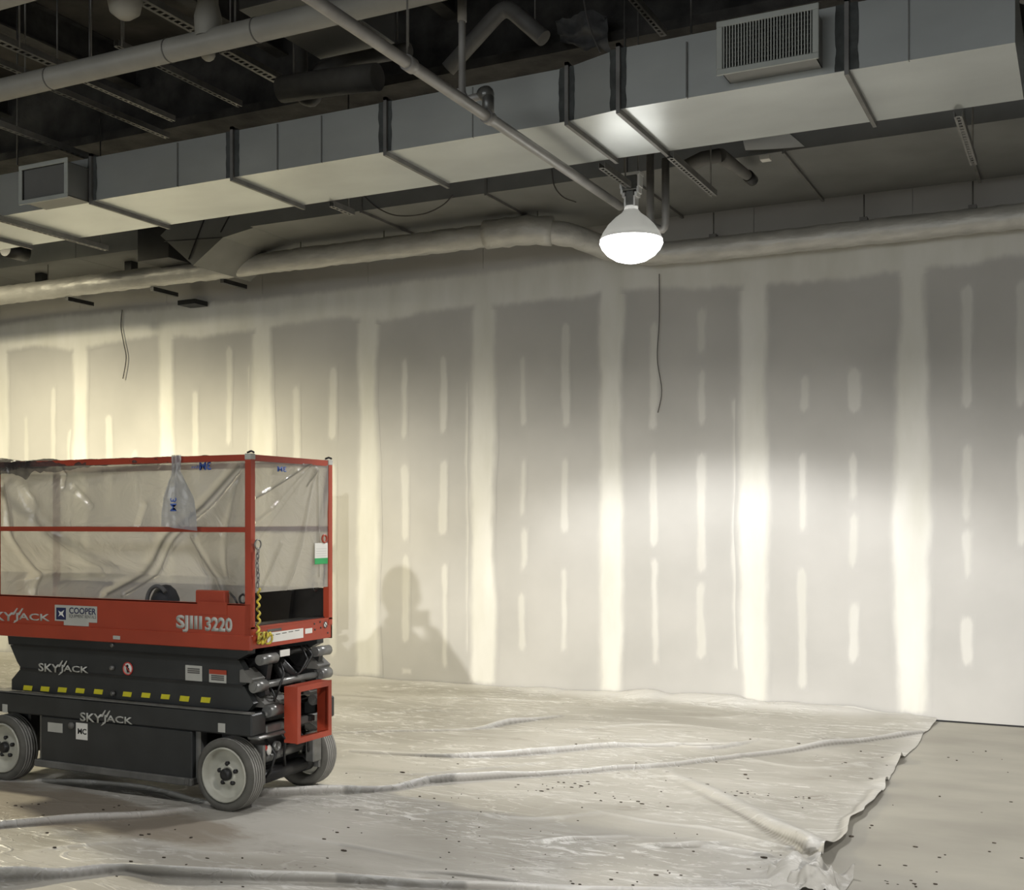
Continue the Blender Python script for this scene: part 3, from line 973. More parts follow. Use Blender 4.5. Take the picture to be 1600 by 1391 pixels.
FRM = [(-12.5, 6.15, 6.91), (-10.9, 6.15, 6.91), (-9.4, 6.15, 6.91), (-7.9, 6.15, 6.91), (-6.40, 6.15, 6.91), (-5.12, 6.15, 6.91), (-3.91, 6.145, 6.905), (-2.68, 6.14, 6.90), (-2.345, 6.09, 6.91), (-1.10, 6.08, 6.92), (-0.31, 6.08, 6.92)]
for a, b in zip(FRM[:-1], FRM[1:]):
    za = 4.21 if a[0] < -2.5 else 4.24; zb = 4.21 if b[0] < -2.5 else 4.24
    section((a[0] + .003, a[1], a[2], ZB, za), (b[0] - .003, b[1], b[2], ZB, zb))
for i, (x, y0, y1) in enumerate(FRM[1:-1]):
    f = MB()
    zt = 4.245 if x > -2.5 else 4.215
    f.box(x - .011, x + .011, y0 - .022, y1 + .022, ZB - .028, ZB)
    f.box(x - .011, x + .011, y0 - .022, y0, ZB, zt + .02)
    f.box(x - .011, x + .011, y1, y1 + .022, ZB, zt + .02)
    f.box(x - .011, x + .011, y0 - .022, y1 + .022, zt, zt + .02)
    f.build('flange', M['flange'], duct)
    # brushed sealant beside the joint
    for sgn, w in ((-1, random.uniform(.03, .055)), (1, random.uniform(.02, .045))):
        nz = 16
        zz = np.linspace(ZB + .002, zt - .002, nz)
        uu = np.linspace(0, 1, 2)
        U, Z = np.meshgrid(uu, zz, indexing='ij')
        Xs = x + sgn * (0.011 + U * (w + .005 * vnoise(Z, Z * 0 + i, 200 + i, 16, 1, 2)))
        Ys = np.full_like(Xs, y0 - .0025) if not (-2.7 < x + sgn * .02 < -2.35) else y0 - .0025 - (Xs - x) * .05 * 3
        grid_mesh('sealant', np.stack([Xs, Ys, Z], -1), M['seal'], duct)
# slim standing seams on the duct side
for x in (-5.6, -4.75, -4.4, -3.3, -1.95, -0.8):
    box_obj('seam', M['duct_dull'], duct, x - .003, x + .003, 6.138 if x < -2.5 else 6.07, 6.155 if x < -2.5 else 6.1, ZB - .001, 4.2)


def register(x0, x1, z0, z1, yf, yd, blades):
    """side register on a collar: frame and its blades"""
    col = MB()
    t = .004
    col.box(x0 + .02, x0 + .02 + t, yf, yd, z0 + .02, z1 - .02); col.box(x1 - .02 - t, x1 - .02, yf, yd, z0 + .02, z1 - .02)
    col.box(x0 + .02, x1 - .02, yf, yd, z0 + .02, z0 + .02 + t); col.box(x0 + .02, x1 - .02, yf, yd, z1 - .02 - t, z1 - .02)
    col.build('register_collar', M['duct_dull'], duct)
    fr = MB(); w = .032
    fr.bevbox(x0, x1, yf - .012, yf, z0, z0 + w, .003); fr.bevbox(x0, x1, yf - .012, yf, z1 - w, z1, .003)
    fr.bevbox(x0, x0 + w, yf - .012, yf, z0 + w, z1 - w, .003); fr.bevbox(x1 - w, x1, yf - .012, yf, z0 + w, z1 - w, .003)
    r = fr.build('register', M['register'], duct)
    if blades:
        me = None
        n = 30
        for i in range(n):
            x = x0 + w + (x1 - x0 - 2 * w) * (i + .5) / n
            if me is None:
                b = MB(); b.box(-.0028, .0028, -.007, .007, 0, z1 - z0 - 2 * w)
                ob = b.build('blade', M['register'], r); me = ob.data
                # verts were made relative to the world, so recentre
                for v in me.vertices: v.co += world_off(r)
            else:
                ob = bpy.data.objects.new('blade', me); COL.objects.link(ob); ob.parent = r
            ob.location = Vector((x, yf - .004, z0 + w)) - world_off(r)
            ob.rotation_euler = (0, 0, 0)
        hb = MB()
        for k_ in range(9):
            z = z0 + w + (z1 - z0 - 2 * w) * (k_ + .5) / 9
            hb.box(x0 + w, x1 - w, yf + .012, yf + .022, z - .0015, z + .0015)
        hb.build('rear_blades', M['flange'], r)
    else:
        box_obj('damper_plate', M['duct_dull'], r, x0 + w, x1 - w, yf + .01, yf + .014, z0 + w, z1 - w)
    box_obj('dark_interior', M['dark'], r, x0 + w, x1 - w, yf + .05, yf + .053, z0 + w, z1 - w)


register(-1.73, -1.205, 3.915, 4.195, 5.90, 6.08, True)
register(-6.88, -6.40, 3.87, 4.15, 5.93, 6.15, False)

# the second, darker duct close to the wall
d2 = empty('return_duct', (-2, 9, 4.25), 'wide dull grey duct behind and above the pale duct close to the wall', 'duct')
X2 = [-6.75, -5.55, -4.35, -3.15, -1.95, -0.75, 0.45, 1.65, 2.85]
for a, b in zip(X2[:-1], X2[1:]):
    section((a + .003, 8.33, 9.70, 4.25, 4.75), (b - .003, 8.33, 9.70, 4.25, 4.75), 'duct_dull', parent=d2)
for x in X2[1:-1]:
    f = MB()
    f.box(x - .01, x + .01, 8.31, 9.71, 4.228, 4.25); f.box(x - .01, x + .01, 8.31, 8.33, 4.25, 4.76)
    f.build('flange', M['flange'], d2)
# drop elbow at its left end
el = MB()
secs = [((-6.75, 4.25), (-6.75, 4.75)), ((-7.10, 4.20), (-7.30, 4.66)), ((-7.45, 3.98), (-7.85, 4.30))]
for (a0, a1), (b0, b1) in zip(secs[:-1], secs[1:]):
    vs = []
    for (x, z) in (a0, a1, b1, b0):
        vs.append((x, 8.38, z))
    for (x, z) in (a0, a1, b1, b0):
        vs.append((x, 9.2, z))
    el.add(vs, [(0, 1, 2, 3), (7, 6, 5, 4), (0, 3, 7, 4), (1, 5, 6, 2), (0, 4, 5, 1), (3, 2, 6, 7)])
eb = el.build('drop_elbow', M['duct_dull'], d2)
cb = MB()
cb.obox((-6.80, 8.375, 4.68), (-7.12, 8.375, 4.25), .012, .006); cb.obox((-7.2, 8.375, 4.6), (-7.5, 8.375, 4.04), .012, .006)
cb.obox((-7.10, 8.375, 4.20), (-7.8, 8.375, 4.24), .012, .006)
cb.build('cross_brace', M['black'], eb)
# black box standing in for the shade of an opening and oddments on the wall to its left
MB().bevbox(-8.35, -7.95, 8.6, 9.3, 4.15, 4.75).build('dark_opening', M['black'], None, label='black box standing in for the dark opening left of the duct elbow', cat='box')
dd = empty('wall_duct', (-11, 9.2, 4.32), 'low dark duct along the wall left of the dark opening', 'duct')
for a, b in ((-16, -14.2), (-14.2, -12.6), (-12.6, -11.0), (-11.0, -9.5), (-9.5, -8.42)):
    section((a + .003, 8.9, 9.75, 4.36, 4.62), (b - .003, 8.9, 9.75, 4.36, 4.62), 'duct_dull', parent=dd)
for a, b in ((65, 432), (205, 420)):
    p = at(a, b, Y=9.3)
    MB().bevbox(p.x - .05, p.x + .05, 9.25, 9.35, p.z - .08, 4.36).build('beam_clamp', M['black'], None, group='black clamps above the wall pipe', cat='clamp',
        label='black clamp above the wall pipe, ' + ('nearer the left edge' if a < 100 else 'further from the left edge'))
p = at(24, 392, Y=8.2)
MB().lathe([(.075, -.12), (.085, -.12), (.085, .12), (.06, .12)], (p.x, 8.2, p.z), 'y', 20, caps=True).build('pipe_end', M['black'], None,
    label='round black pipe end under the duct at the left edge', cat='pipe')

# insulation paper flap and pipe stub by the return duct
a = at(1160, 218, Y=8.28); b = at(1238, 240, Y=8.28)
gu, gv = np.meshgrid(np.linspace(0, 1, 16), np.linspace(0, 1, 10), indexing='ij')
fx = a.x + gu * .30 * (1 - .0 * gv) + gv * .03 + gv * gu ** 3 * .12
fz = a.z + .06 - gv * (.15 + .0 * gu) - .03 * gu
fy = 8.285 - .05 * np.sin(gv * 2.4) * (1 - gu) - .02 * gu
grid_mesh('insulation_flap', np.stack([fx, fy, fz], -1), M['paperwhite'], None, label='torn white insulation paper hanging from the return duct', cat='paper')
p = at(1195, 247, Y=8.25)
MB().bevbox(p.x - .035, p.x + .035, 8.24, 8.31, p.z - .012, p.z + .02, .003).build('paper_tag', M['white'], None, label='small white tag under the torn insulation paper', cat='tag')
st = MB()
pa = at(1085, 248, Z=4.1); pb = at(1128, 245, Z=4.12); pc = at(1172, 280, Z=4.05)
st.tube([at(1070, 262, Z=4.08), at(1098, 248, Z=4.12), at(1125, 243, Z=4.14)], .05, 16)
st.tube([at(1125, 243, Z=4.14), at(1170, 276, Z=4.14)], [.05, .035], 16)
stp = st.build('pipe_stub', M['dim_pipe'], None, label='bent grey pipe stub under the return duct right of the lamp', cat='pipe')
e_ = MB(); e_.tube([at(1168, 274, Z=4.14), at(1176, 282, Z=4.14)], .042, 16); e_.build('end_cap', M['black'], stp)

# =================================================================== STRUT CHANNELS
STRUT_LABELS = []


def strut(pts, label, w=.041, slots=True, group=None, rods=(), m='strut', slotted_both=False):
    """U channel strut open side up; slots cut as dark insets on the underside. pts: two points of the bottom centre line"""
    a, b = Vector(pts[0]), Vector(pts[1])
    r = empty('strut_channel', (a + b) / 2, label, 'strut', group)
    d = (b - a).normalized(); sd = d.cross(Vector((0, 0, 1))).normalized()
    c = MB()
    L = (b - a).length
    n = int(L / .05)
    # bottom web as ladder with real slots: two side strips and rungs
    for s in (-1, 1):
        c.obox(a + sd * s * (w * .36), b + sd * s * (w * .36), w * .28, .003)
        c.obox(a + sd * s * (w / 2) + Vector((0, 0, .02)), b + sd * s * (w / 2) + Vector((0, 0, .02)), .003, .04)
    for i in range(n + 1):
        p = a + d * min(L, i * .05)
        c.obox(p - d * .009 + Vector((0, 0, .0)), p + d * .009, w * .5, .003)
    c.build('channel', M[m], r)
    for (p, zt) in rods:
        MB().tube([(p[0], p[1], p[2]), (p[0], p[1], zt)], .006, 8).build('hanger_rod', M['rod'], r)
    return r


def ZS(x, y0, y1, z, label, **k):
    return strut([(x, y0, z), (x, y1, z)], label, **k)


ZS(-2.33, 6.935, 7.88, 3.862, 'slotted strut under the pale duct just right of the lamp', rods=[((-2.33, 7.8, 3.86), 4.95)])
ZS(-2.79, 6.935, 7.42, 3.862, 'slotted strut under the pale duct ending at the lamp', rods=[((-2.79, 7.36, 3.86), 4.95)])
ZS(-0.65, 6.935, 7.92, 3.862, 'slotted strut under the pale duct near the right edge', rods=[((-.65, 7.86, 3.86), 4.95)])
ZS(-4.88, 6.935, 7.20, 3.868, 'short strut poking out behind the pale duct left of centre', rods=[((-4.88, 7.15, 3.87), 4.95)])
ZS(-7.35, 6.05, 7.22, 3.865, 'strut under the pale duct near the left edge', rods=[((-7.35, 7.15, 3.87), 4.95)])


def ray_strut(p0, p1, z, label, ext0=0, ext1=0, **k):
    a = at(*p0, Z=z); b = at(*p1, Z=z)
    x = (a.x + b.x) / 2
    y0, y1 = sorted((a.y, b.y))
    return strut([(x, y0 - ext0, z), (x, y1 + ext1, z)], label, rods=[((x, y0 - ext0 + .06, z), ZC)], **k)


ray_strut((0, 65), (93, 108), 4.55, 'wide slotted strut at upper left edge above the big white pipe', w=.075, ext0=1.0, ext1=0.1)
ray_strut((232, 4), (308, 55), 4.62, 'wide slotted strut between the round pipe end and the pipe tee', w=.08, ext0=.6, ext1=0.05)
ray_strut((350, 82), (455, 138), 4.72, 'wide slotted strut beyond the big white pipe below the pipe tee', w=.085, ext1=0.2)
ray_strut((183, 72), (360, 160), 4.60, 'thin long strut behind the big white pipe in upper left', ext1=0.1)
ray_strut((78, 140), (262, 216), 4.55, 'dim long strut low in the upper left behind the white pipe')
ray_strut((0, 100), (40, 120), 4.60, 'short strut at the left edge just above the white pipe', ext0=.6)
ray_strut((0, 200), (140, 248), 4.30, 'slotted strut at left edge above the small register', ext0=.5)
ray_strut((130, 128), (215, 165), 4.85, 'dim strut second from left behind the big white pipe', ext1=.4)
ray_strut((995, 10), (1038, 56), 4.55, 'slotted strut near the top right of centre above the duct', ext0=.4)
for i, (px, y0_, y1_, z, lab) in enumerate(((30, 40, 75, 4.55, 'at the upper left corner'), (142, 0, 97, 4.5, 'left of the round pipe end'), (190, 20, 72, 4.6, 'below the round pipe end'),
                         (27, 155, 258, 4.30, 'at left edge above the small register'), (638, 0, 72, 4.45, 'left of the sprinkler riser'), (1080, 0, 52, 4.4, 'left of the white register'))):
    q = at(px, y1_, Z=z)
    MB().tube([(q.x, q.y, z), (q.x, q.y, ZC)], .007, 8).build('hanger_rod', M['rod'], None, group='thin hanger rods from the dark ceiling', cat='rod',
                                                                label='thin vertical hanger rod ' + lab)

# =================================================================== UPPER PIPES
bp = MB(); bp.tube([(-13, 5.30, 4.40), (-2.0, 5.30, 4.40)], .068, 24)
big = bp.build('drain_pipe', M['pvc'], None, label='big pale pipe crossing the upper left ceiling in front of the duct', cat='pipe')
for px in (80, 265, 402):
    x = at(px, 100, Y=5.3).x
    MB().tube([(x - .004, 5.3, 4.4), (x + .004, 5.3, 4.4)], .0715, 24).build('joint_ring', M['dim_pipe'], big)
for x in (-6.1, -4.4):
    MB().tube([(x, 5.3, 4.46), (x, 5.3, ZC)], .006, 8).build('hanger', M['rod'], big)
t = MB()
px_ = at(325, 60, Y=5.3)
t.lathe([(.075, 0), (.08, .12), (.06, .2), (.055, .75)], (px_.x, 5.3, 4.42), 'z', 24)
t.tube([(px_.x, 5.3, 4.82), (px_.x + .5, 5.3, 4.86), (px_.x + 1.2, 5.3, 4.9)], .055, 16)
t.build('tee_branch', M['pvc'], big)
q = at(325, 84, Y=5.42)
MB().ball((q.x, 5.42, q.z), .045, 14, (1, 1, 1)).build('cleanout_plug', M['pvc'], big)
a = at(0, 20, Y=4.6); b = at(160, -18, Y=4.6)
MB().tube([(-12, 4.6, 4.62), (-4.2, 4.6, 4.62)], .12, 28).build('duct_pipe', M['pvc'], None, label='fat pale round pipe cut by the upper left corner', cat='pipe')
q = at(195, 0, Y=5.0)
pe = MB(); pe.lathe([(0.0, -.11), (.04, -.105), (.085, -.07), (.10, 0), (.10, .5)], (q.x, 5.0, q.z - 0.0), 'z', 24)
pe.build('capped_riser', M['pvc'], None, label='round pale capped pipe end hanging down left of the tee', cat='pipe')

# sprinkler line running toward the wall
sp_ = MB(); sp_.tube([(-2.925, 1.5, 3.80), (-2.925, 7.62, 3.80)], .030, 18)
spr = sp_.build('sprinkler_pipe', M['steel_pipe'], None, label='long steel sprinkler pipe passing under the duct toward the lamp', cat='pipe')
for y in (4.80, 5.62):
    MB().tube([(-2.925, y - .03, 3.8), (-2.925, y + .03, 3.8)], .038, 18).build('coupling', M['steel_pipe'], spr)
tf = MB(); tf.tube([(-2.925, 5.62, 3.81), (-2.925, 5.62, 3.90), (-2.97, 5.63, 3.95)], .034, 14); tf.ball((-2.94, 5.625, 3.93), .045, 12)
tf.build('tee_fitting', M['greysteel'], spr)
rs = at(722, 130, Y=5.64)
rr = MB(); rr.tube([(-2.94, 5.63, 3.93), (rs.x + .03, 5.64, 3.925), (rs.x, 5.64, 3.96), (rs.x, 5.64, 4.0), (rs.x, 5.64, 4.95), (rs.x, 5.64, ZC)], [.022, .022, .024, .020, .020, .020], 14)
rr.build('riser', M['steel_pipe'], spr)
MB().tube([(rs.x, 5.64, 4.36), (rs.x, 5.64, 4.50)], .026, 14).build('coupling', M['steel_pipe'], spr)
MB().tube([(-2.925, 4.78, 3.79), (-2.925, 4.78, ZC)], .005, 8).build('hanger', M['rod'], spr)

# trap and waste pipes above the duct
def gray_pipe(pxs, z, r, label, name='waste_pipe', m='dim_pipe', Y=None):
    pts = [at(px, py, Z=zz) if Y is None else at(px, py, Y=Y) for (px, py, zz) in [(p[0], p[1], p[2] if len(p) > 2 else z) for p in pxs]]
    # round the corners
    out = [pts[0]]
    for i in range(1, len(pts) - 1):
        a_, b_, c_ = pts[i - 1], pts[i], pts[i + 1]
        k_ = .35
        p1 = b_.lerp(a_, min(k_, .09 / max(.01, (b_ - a_).length))); p2 = b_.lerp(c_, min(k_, .09 / max(.01, (c_ - b_).length)))
        for t_ in (0, .25, .5, .75, 1):
            out.append(p1.lerp(b_, t_).lerp(b_.lerp(p2, t_), t_))
    out.append(pts[-1])
    mb = MB(); mb.tube(out, r, 16)
    o_ = mb.build(name, M[m], None, label=label, cat='pipe')
    h0 = out[-1].lerp(out[-2], .3)
    MB().tube([tuple(h0), (h0.x, h0.y, ZC)], .006, 8).build('hanger', M['rod'], o_)
    return o_


gray_pipe([(470, 20), (470, 152), (492, 158), (497, 108), (560, 92), (640, 78)], 4.7, .05, 'dim grey pipe trap bending above the duct left of centre', Y=6.8)
gray_pipe([(700, 108), (790, 8), (850, 60)], 5.0, .055, 'dim forked pipe above the duct right of the sprinkler riser', Y=7.0)
gray_pipe([(1016, 235), (1016, 352), (1040, 362), (1040, 248)], 4.2, .028, 'thin grey pipe loop hanging right behind the lamp', Y=7.95, m='steel_pipe')
gray_pipe([(590, 120), (520, 128), (440, 140)], 4.6, .09, 'dusty round pipe lying just above the duct left of centre', Y=6.55)
pl = at(510, 50, Z=4.75)
MB().bevbox(pl.x - .3, pl.x + .3, pl.y - .5, pl.y + .35, 4.75, 4.95, .004).build('junction_plenum', M['duct_dull'], None,
    label='flat grey metal box high above the duct left of centre', cat='box')
q = at(900, 50, Y=7.4)
gu, gv = np.meshgrid(np.linspace(0, 1, 14), np.linspace(0, 1, 14), indexing='ij')
grid_mesh('insulation_scrap', np.stack([q.x - .18 + gu * .38 + gv * .03, 7.45 + .05 * vnoise(gu, gv, 301, 3, 3, 3), q.z + .12 - gv * (.14 + .14 * gu) + .03 * vnoise(gu, gv, 302, 4, 4, 3)], -1),
          M['greycloth'], None, label='ragged pale scrap of insulation above the duct near the middle', cat='insulation')
# column of pipework at the far right edge
MB().tube([(-0.24, 5.98, 4.05), (-0.24, 5.98, ZC - .002)], .05, 18).build('end_riser', M['dim_pipe'], None, label='brownish vertical pipe at the top right corner', cat='pipe')
MB().tube([(-0.24, 5.98, 4.35), (-0.24, 5.98, 4.39)], .06, 18).build('riser_collar', M['dim_pipe'], bpy.data.objects['end_riser'])


# =================================================================== WIRES
def wire(pts, label, r=.004, group=None, m='wire'):
    out = []
    pts = [Vector(p) for p in pts]
    for i in range(len(pts) - 1):
        p0 = pts[max(i - 1, 0)]; p1 = pts[i]; p2 = pts[i + 1]; p3 = pts[min(i + 2, len(pts) - 1)]
        for k_ in range(6):
            t_ = k_ / 6
            out.append(0.5 * ((2 * p1) + (-p0 + p2) * t_ + (2 * p0 - 5 * p1 + 4 * p2 - p3) * t_ ** 2 + (-p0 + 3 * p1 - 3 * p2 + p3) * t_ ** 3))
    out.append(pts[-1])
    return MB().tube(out, r, 6).build('cable', M[m], None, label=label, cat='cable')


wire([at(px, py, Y=WY - .03) for px, py in ((191, 484), (189, 510), (193, 535), (197, 560), (192, 592))], 'thin wire dangling down the wall above the lift', .006)
wire([at(px, py, Y=WY - .03) for px, py in ((1030, 428), (1030, 500), (1027, 560), (1034, 610), (1028, 645))], 'thin wire dangling down the wall below the lamp')
wire([at(px, py, Y=8.322) for px, py in ((567, 305), (590, 325), (620, 337), (660, 335), (690, 322), (708, 305))], 'dark cable sagging under the duct left of the sprinkler pipe', .006)
wire([at(px, py, Y=8.322) for px, py in ((862, 262), (866, 290), (880, 308), (900, 316))], 'thin cable drooping beside the sprinkler pipe left of the lamp', .005)
wire([at(px, py, Y=7.3) for px, py in ((912, 0), (918, 30), (926, 55), (938, 82))], 'loose wire above the duct top centre', .006)

# =================================================================== HIGH BAY LAMP
lamp = empty('high_bay_lamp', LAMP, 'lit round high bay lamp hanging from a strut below the duct', 'lamp')
L = MB()
L.lathe([(.045, .395), (.05, .37), (.07, .345), (.11, .315), (.155, .27), (.19, .215), (.213, .165), (.216, .165), (.195, .212), (.16, .265), (.113, .31), (.07, .34), (.045, .36)], LAMP, 'z', 40)
L.build('reflector', M['acrylic'], lamp)
L = MB(); L.lathe([(.213, .165), (.216, .14), (.20, .105), (.165, .065), (.11, .03), (.05, .012), (0.0, .008)], LAMP, 'z', 40)
L.build('lens', M['lens'], lamp)
L = MB()
z = LAMP.z
L.bevbox(LAMP.x - .052, LAMP.x + .052, LAMP.y - .04, LAMP.y + .04, z + .50, z + .60, .005)
L.bevbox(LAMP.x - .028, LAMP.x + .028, LAMP.y - .03, LAMP.y + .03, z + .395, z + .50, .005)
L.build('driver_box', M['greysteel'], lamp)
L = MB()
L.box(LAMP.x - .075, LAMP.x + .075, LAMP.y - .045, LAMP.y + .045, z + .600, z + .618)
L.box(LAMP.x - .034, LAMP.x + .034, LAMP.y - .03, LAMP.y + .03, z + .385, z + .397)
for s in (-1, 1):
    for (dx0, dx1, z0, z1) in ((.056, .072, .52, .60), (.050, .066, .48, .52), (.036, .054, .455, .485), (.028, .040, .39, .46)):
        L.box(LAMP.x + min(s * dx0, s * dx1), LAMP.x + max(s * dx0, s * dx1), LAMP.y - .035, LAMP.y + .035, z + z0, z + z1)
L.build('bracket', M['lampwhite'], lamp)
for s in (-1, 1):
    MB().tube([(LAMP.x + s * .05, LAMP.y, z + .61), (LAMP.x + s * .05, LAMP.y, ZC)], .005, 8).build('hanger', M['rod'], lamp)

# =================================================================== SCISSOR LIFT
lift = empty('scissor_lift', (-5.2, 5.43, 0.004), 'orange and charcoal scissor lift parked at the left with its platform lowered', 'scissor lift')
YN, YF = 5.03, 5.84
XE = -4.07
# --- wheels
def wheel(xc, yc, sgn):
    """sgn -1: outer face toward -Y"""
    w = .125
    zc = .204
    T = MB()
    prof = []
    # tyre section from the rim outward, across the tread with grooves and back
    r0, r1 = .150, .200
    prof += [(r0, -w / 2 + .012), (r0 + .02, -w / 2), (r1 - .016, -w / 2 + .002), (r1 - .003, -w / 2 + .012)]
    n = 5
    tw = w - .03
    for i in range(n):
        a0 = -tw / 2 + tw * i / n; a1 = a0 + tw / n
        prof += [(r1, a0 + .003), (r1, a1 - .004)]
        if i < n - 1: prof += [(r1 - .008, a1 - .003), (r1 - .008, a1 + .002)]
    prof += [(r1 - .003, w / 2 - .012), (r1 - .016, w / 2 - .002), (r0 + .02, w / 2), (r0, w / 2 - .012), (r0, -w / 2 + .012)]
    T.lathe(prof, (xc, yc, zc), 'y', 48)
    wh = T.build('wheel', M['tyre'], lift)
    tr = MB()
    for i in range(n):
        a0 = -tw / 2 + tw * i / n; a1 = a0 + tw / n
        tr.lathe([(r1 - .002, a0 + .003), (r1 + .0012, a0 + .0035), (r1 + .0012, a1 - .0045), (r1 - .002, a1 - .004)], (xc, yc, zc), 'y', 48)
    tr.build('tread_ribs', M['tread'], wh)
    o = sgn * w / 2
    D = MB()
    D.lathe([(.152, o - sgn * .010), (.150, o + sgn * .001), (.142, o - sgn * .002), (.134, o - sgn * .034), (.124, o - sgn * .050), (.060, o - sgn * .046),
             (.050, o - sgn * .034), (.034, o - sgn * .034), (.034, o - sgn * .06)], (xc, yc, zc), 'y', 40)
    D.build('rim', M['rim'], wh)
    Hb = MB(); Hb.lathe([(.034, o - sgn * .045), (.033, o - sgn * .012), (.026, o - sgn * .006), (.014, o - sgn * .008), (0, o - sgn * .008)], (xc, yc, zc), 'y', 20)
    Hb.build('hub', M['black'], wh)
    for k_ in range(5):
        a_ = 2 * math.pi * k_ / 5 + 1.6
        nx_, nz_ = xc + .058 * math.cos(a_), zc + .058 * math.sin(a_)
        Nn = MB(); Nn.lathe([(.013, o - sgn * .052), (.013, o - sgn * .030), (.006, o - sgn * .026), (0, o - sgn * .026)], (nx_, yc, nz_), 'y', 6, smooth=False)
        Nn.build('lug_nut', M['black'], wh)


wheel(-4.26, YN + .063, -1); wheel(-6.0, YN + .063, -1)
wheel(-4.26, YF - .063, 1); wheel(-6.0, YF - .063, 1)
# --- chassis
ch = MB()
ch.bevbox(-6.42, -4.075, YN + .015, YN + .14, .425, .548, .008)
ch.bevbox(-6.42, -4.075, YF - .14, YF - .015, .425, .548, .008)
ch.box(-6.40, -4.30, YN + .14, YF - .14, .43, .50)
chs = ch.build('chassis', M['charcoal'], lift)
MB().box(-6.42, -4.08, YN + .012, YN + .05, .548, .556).build('dusty_ledge', M['dust'], chs)
tr = MB()
tr.bevbox(-5.68, -4.50, YN + .02, YN + .30, .15, .424, .006)
tray = tr.build('side_tray', M['charcoal'], lift)
t2 = MB(); t2.bevbox(-5.72, -4.49, YN + .004, YN + .30, .118, .16, .005); t2.build('sill', M['dust'], tray)
t3 = MB()
t3.box(-4.497, -4.46, YN + .05, YN + .10, .13, .42)
t3.build('tray_hanger', M['greysteel'], tray)
box_obj('tray_hanger', M['greysteel'], tray, -5.72, -5.685, YN + .05, YN + .10, .13, .42)
box_obj('tray_latch', M['greysteel'], tray, -4.53, -4.505, YN - .002, YN + .02, .13, .158)
tf = MB(); tf.bevbox(-5.68, -4.50, YF - .30, YF - .02, .15, .424, .006); tf.build('side_tray', M['charcoal'], lift)
ax = MB()
ax.bevbox(-4.42, -4.22, YN + .17, YF - .17, .16, .42, .01)
ax2 = MB(); ax2.bevbox(-6.10, -5.9, YN + .13, YF - .13, .16, .42, .01); ax2.build('axle_box', M['black'], lift)
ax.box(-4.30, -4.15, YN + .14, YF - .14, .13, .20)
ax.build('axle_box', M['black'], lift)
# end beam lip and bumper
eb = MB()
eb.bevbox(-4.13, -4.062, YN + .13, YN + .42, .52, .548, .008)
eb.bevbox(-4.13, -4.045, YN + .04, YN + .30, .405, .425, .008)
eb.bevbox(-4.11, -4.07, YN + .14, YF - .14, .425, .47, .006)
eb.build('end_beam', M['greysteel'], lift)
# steering gear seen at the open end
sg = MB(); sg.tube([(-4.15, YN + .20, .27), (-4.13, YN + .52, .29)], .028, 16); sg.tube([(-4.15, YN + .14, .265), (-4.13, YN + .66, .30)], .014, 12)
sg.build('steering_cylinder', M['greysteel'], lift)
sg = MB(); sg.tube([(-4.17, YN + .16, .16), (-4.16, YN + .60, .17)], .042, 18); sg.tube([(-4.17, YN + .58, .17), (-4.16, YN + .64, .175)], .05, 18)
sg.build('drive_motor', M['black'], lift)
for y in (YN + .135, YF - .155):
    kb = MB(); kb.bevbox(-4.16, -4.09, y, y + .022, .14, .36, .004); kb.tube([(-4.125, y - .02, .30), (-4.125, y + .04, .30)], .02, 12); kb.build('knuckle', M['greysteel'], lift)
kb = MB(); kb.bevbox(-4.12, -4.06, YF - .25, YF - .17, .19, .36, .006); kb.build('kingpin_bracket', M['greysteel'], lift)
g = MB(); g.lathe([(.028, 0), (.028, .02), (.018, .021), (.018, .012), (0, .012)], (-4.105, YN + .26, .335), 'x', 20); g.build('horn', M['greysteel'], lift)
MB().ball((-4.095, YN + .19, .325), .022, 12, (.6, .9, 1.3)).build('tail_light', M['white'], lift)
MB().ball((-4.10, YN + .165, .34), .016, 10, (.6, 1, 1)).build('red_reflector', M['redink'], lift)
for i, pts in enumerate(([(-4.13, YN + .25, .46), (-4.05, YN + .28, .38), (-4.09, YN + .32, .28), (-4.13, YN + .38, .2)],
                         [(-4.13, YN + .45, .42), (-4.04, YN + .48, .33), (-4.09, YN + .55, .26), (-4.14, YN + .62, .22)],
                         [(-4.13, YN + .20, .38), (-4.07, YN + .22, .30), (-4.10, YN + .21, .2), (-4.15, YN + .2, .14)])):
    MB().tube(pts, .008, 8).build('hydraulic_hose', M['black'], lift)
# orange step frame
fr = MB()
xs0, xs1 = -4.055, -3.965
ya, yb, za, zb = YN + .275, YN + .60, .355, .672
t = .012
fr.box(xs0, xs1 - .006, ya, ya + t, za, zb); fr.box(xs0, xs1 - .006, yb - t, yb, za, zb)
fr.box(xs0, xs1, ya + t, yb - t, za, za + t); fr.box(xs0, xs1, ya + t, yb - t, zb - t, zb)
fr.box(xs1 - .006, xs1 + .003, ya - .002, ya + .03, za - .002, zb + .002); fr.box(xs1 - .006, xs1 + .003, yb - .03, yb + .002, za - .002, zb + .002)
fr.box(xs1 - .006, xs1 + .003, ya + .03, yb - .03, za - .002, za + .03); fr.box(xs1 - .006, xs1 + .003, ya + .03, yb - .03, zb - .03, zb + .002)
fr.build('step_frame', M['orange'], lift)
ar = MB(); ar.box(-4.11, xs0 + .01, ya + .05, ya + .08, .44, .47); ar.box(-4.11, xs0 + .01, yb - .08, yb - .05, .44, .47)
ar.build('step_bracket', M['black'], lift)
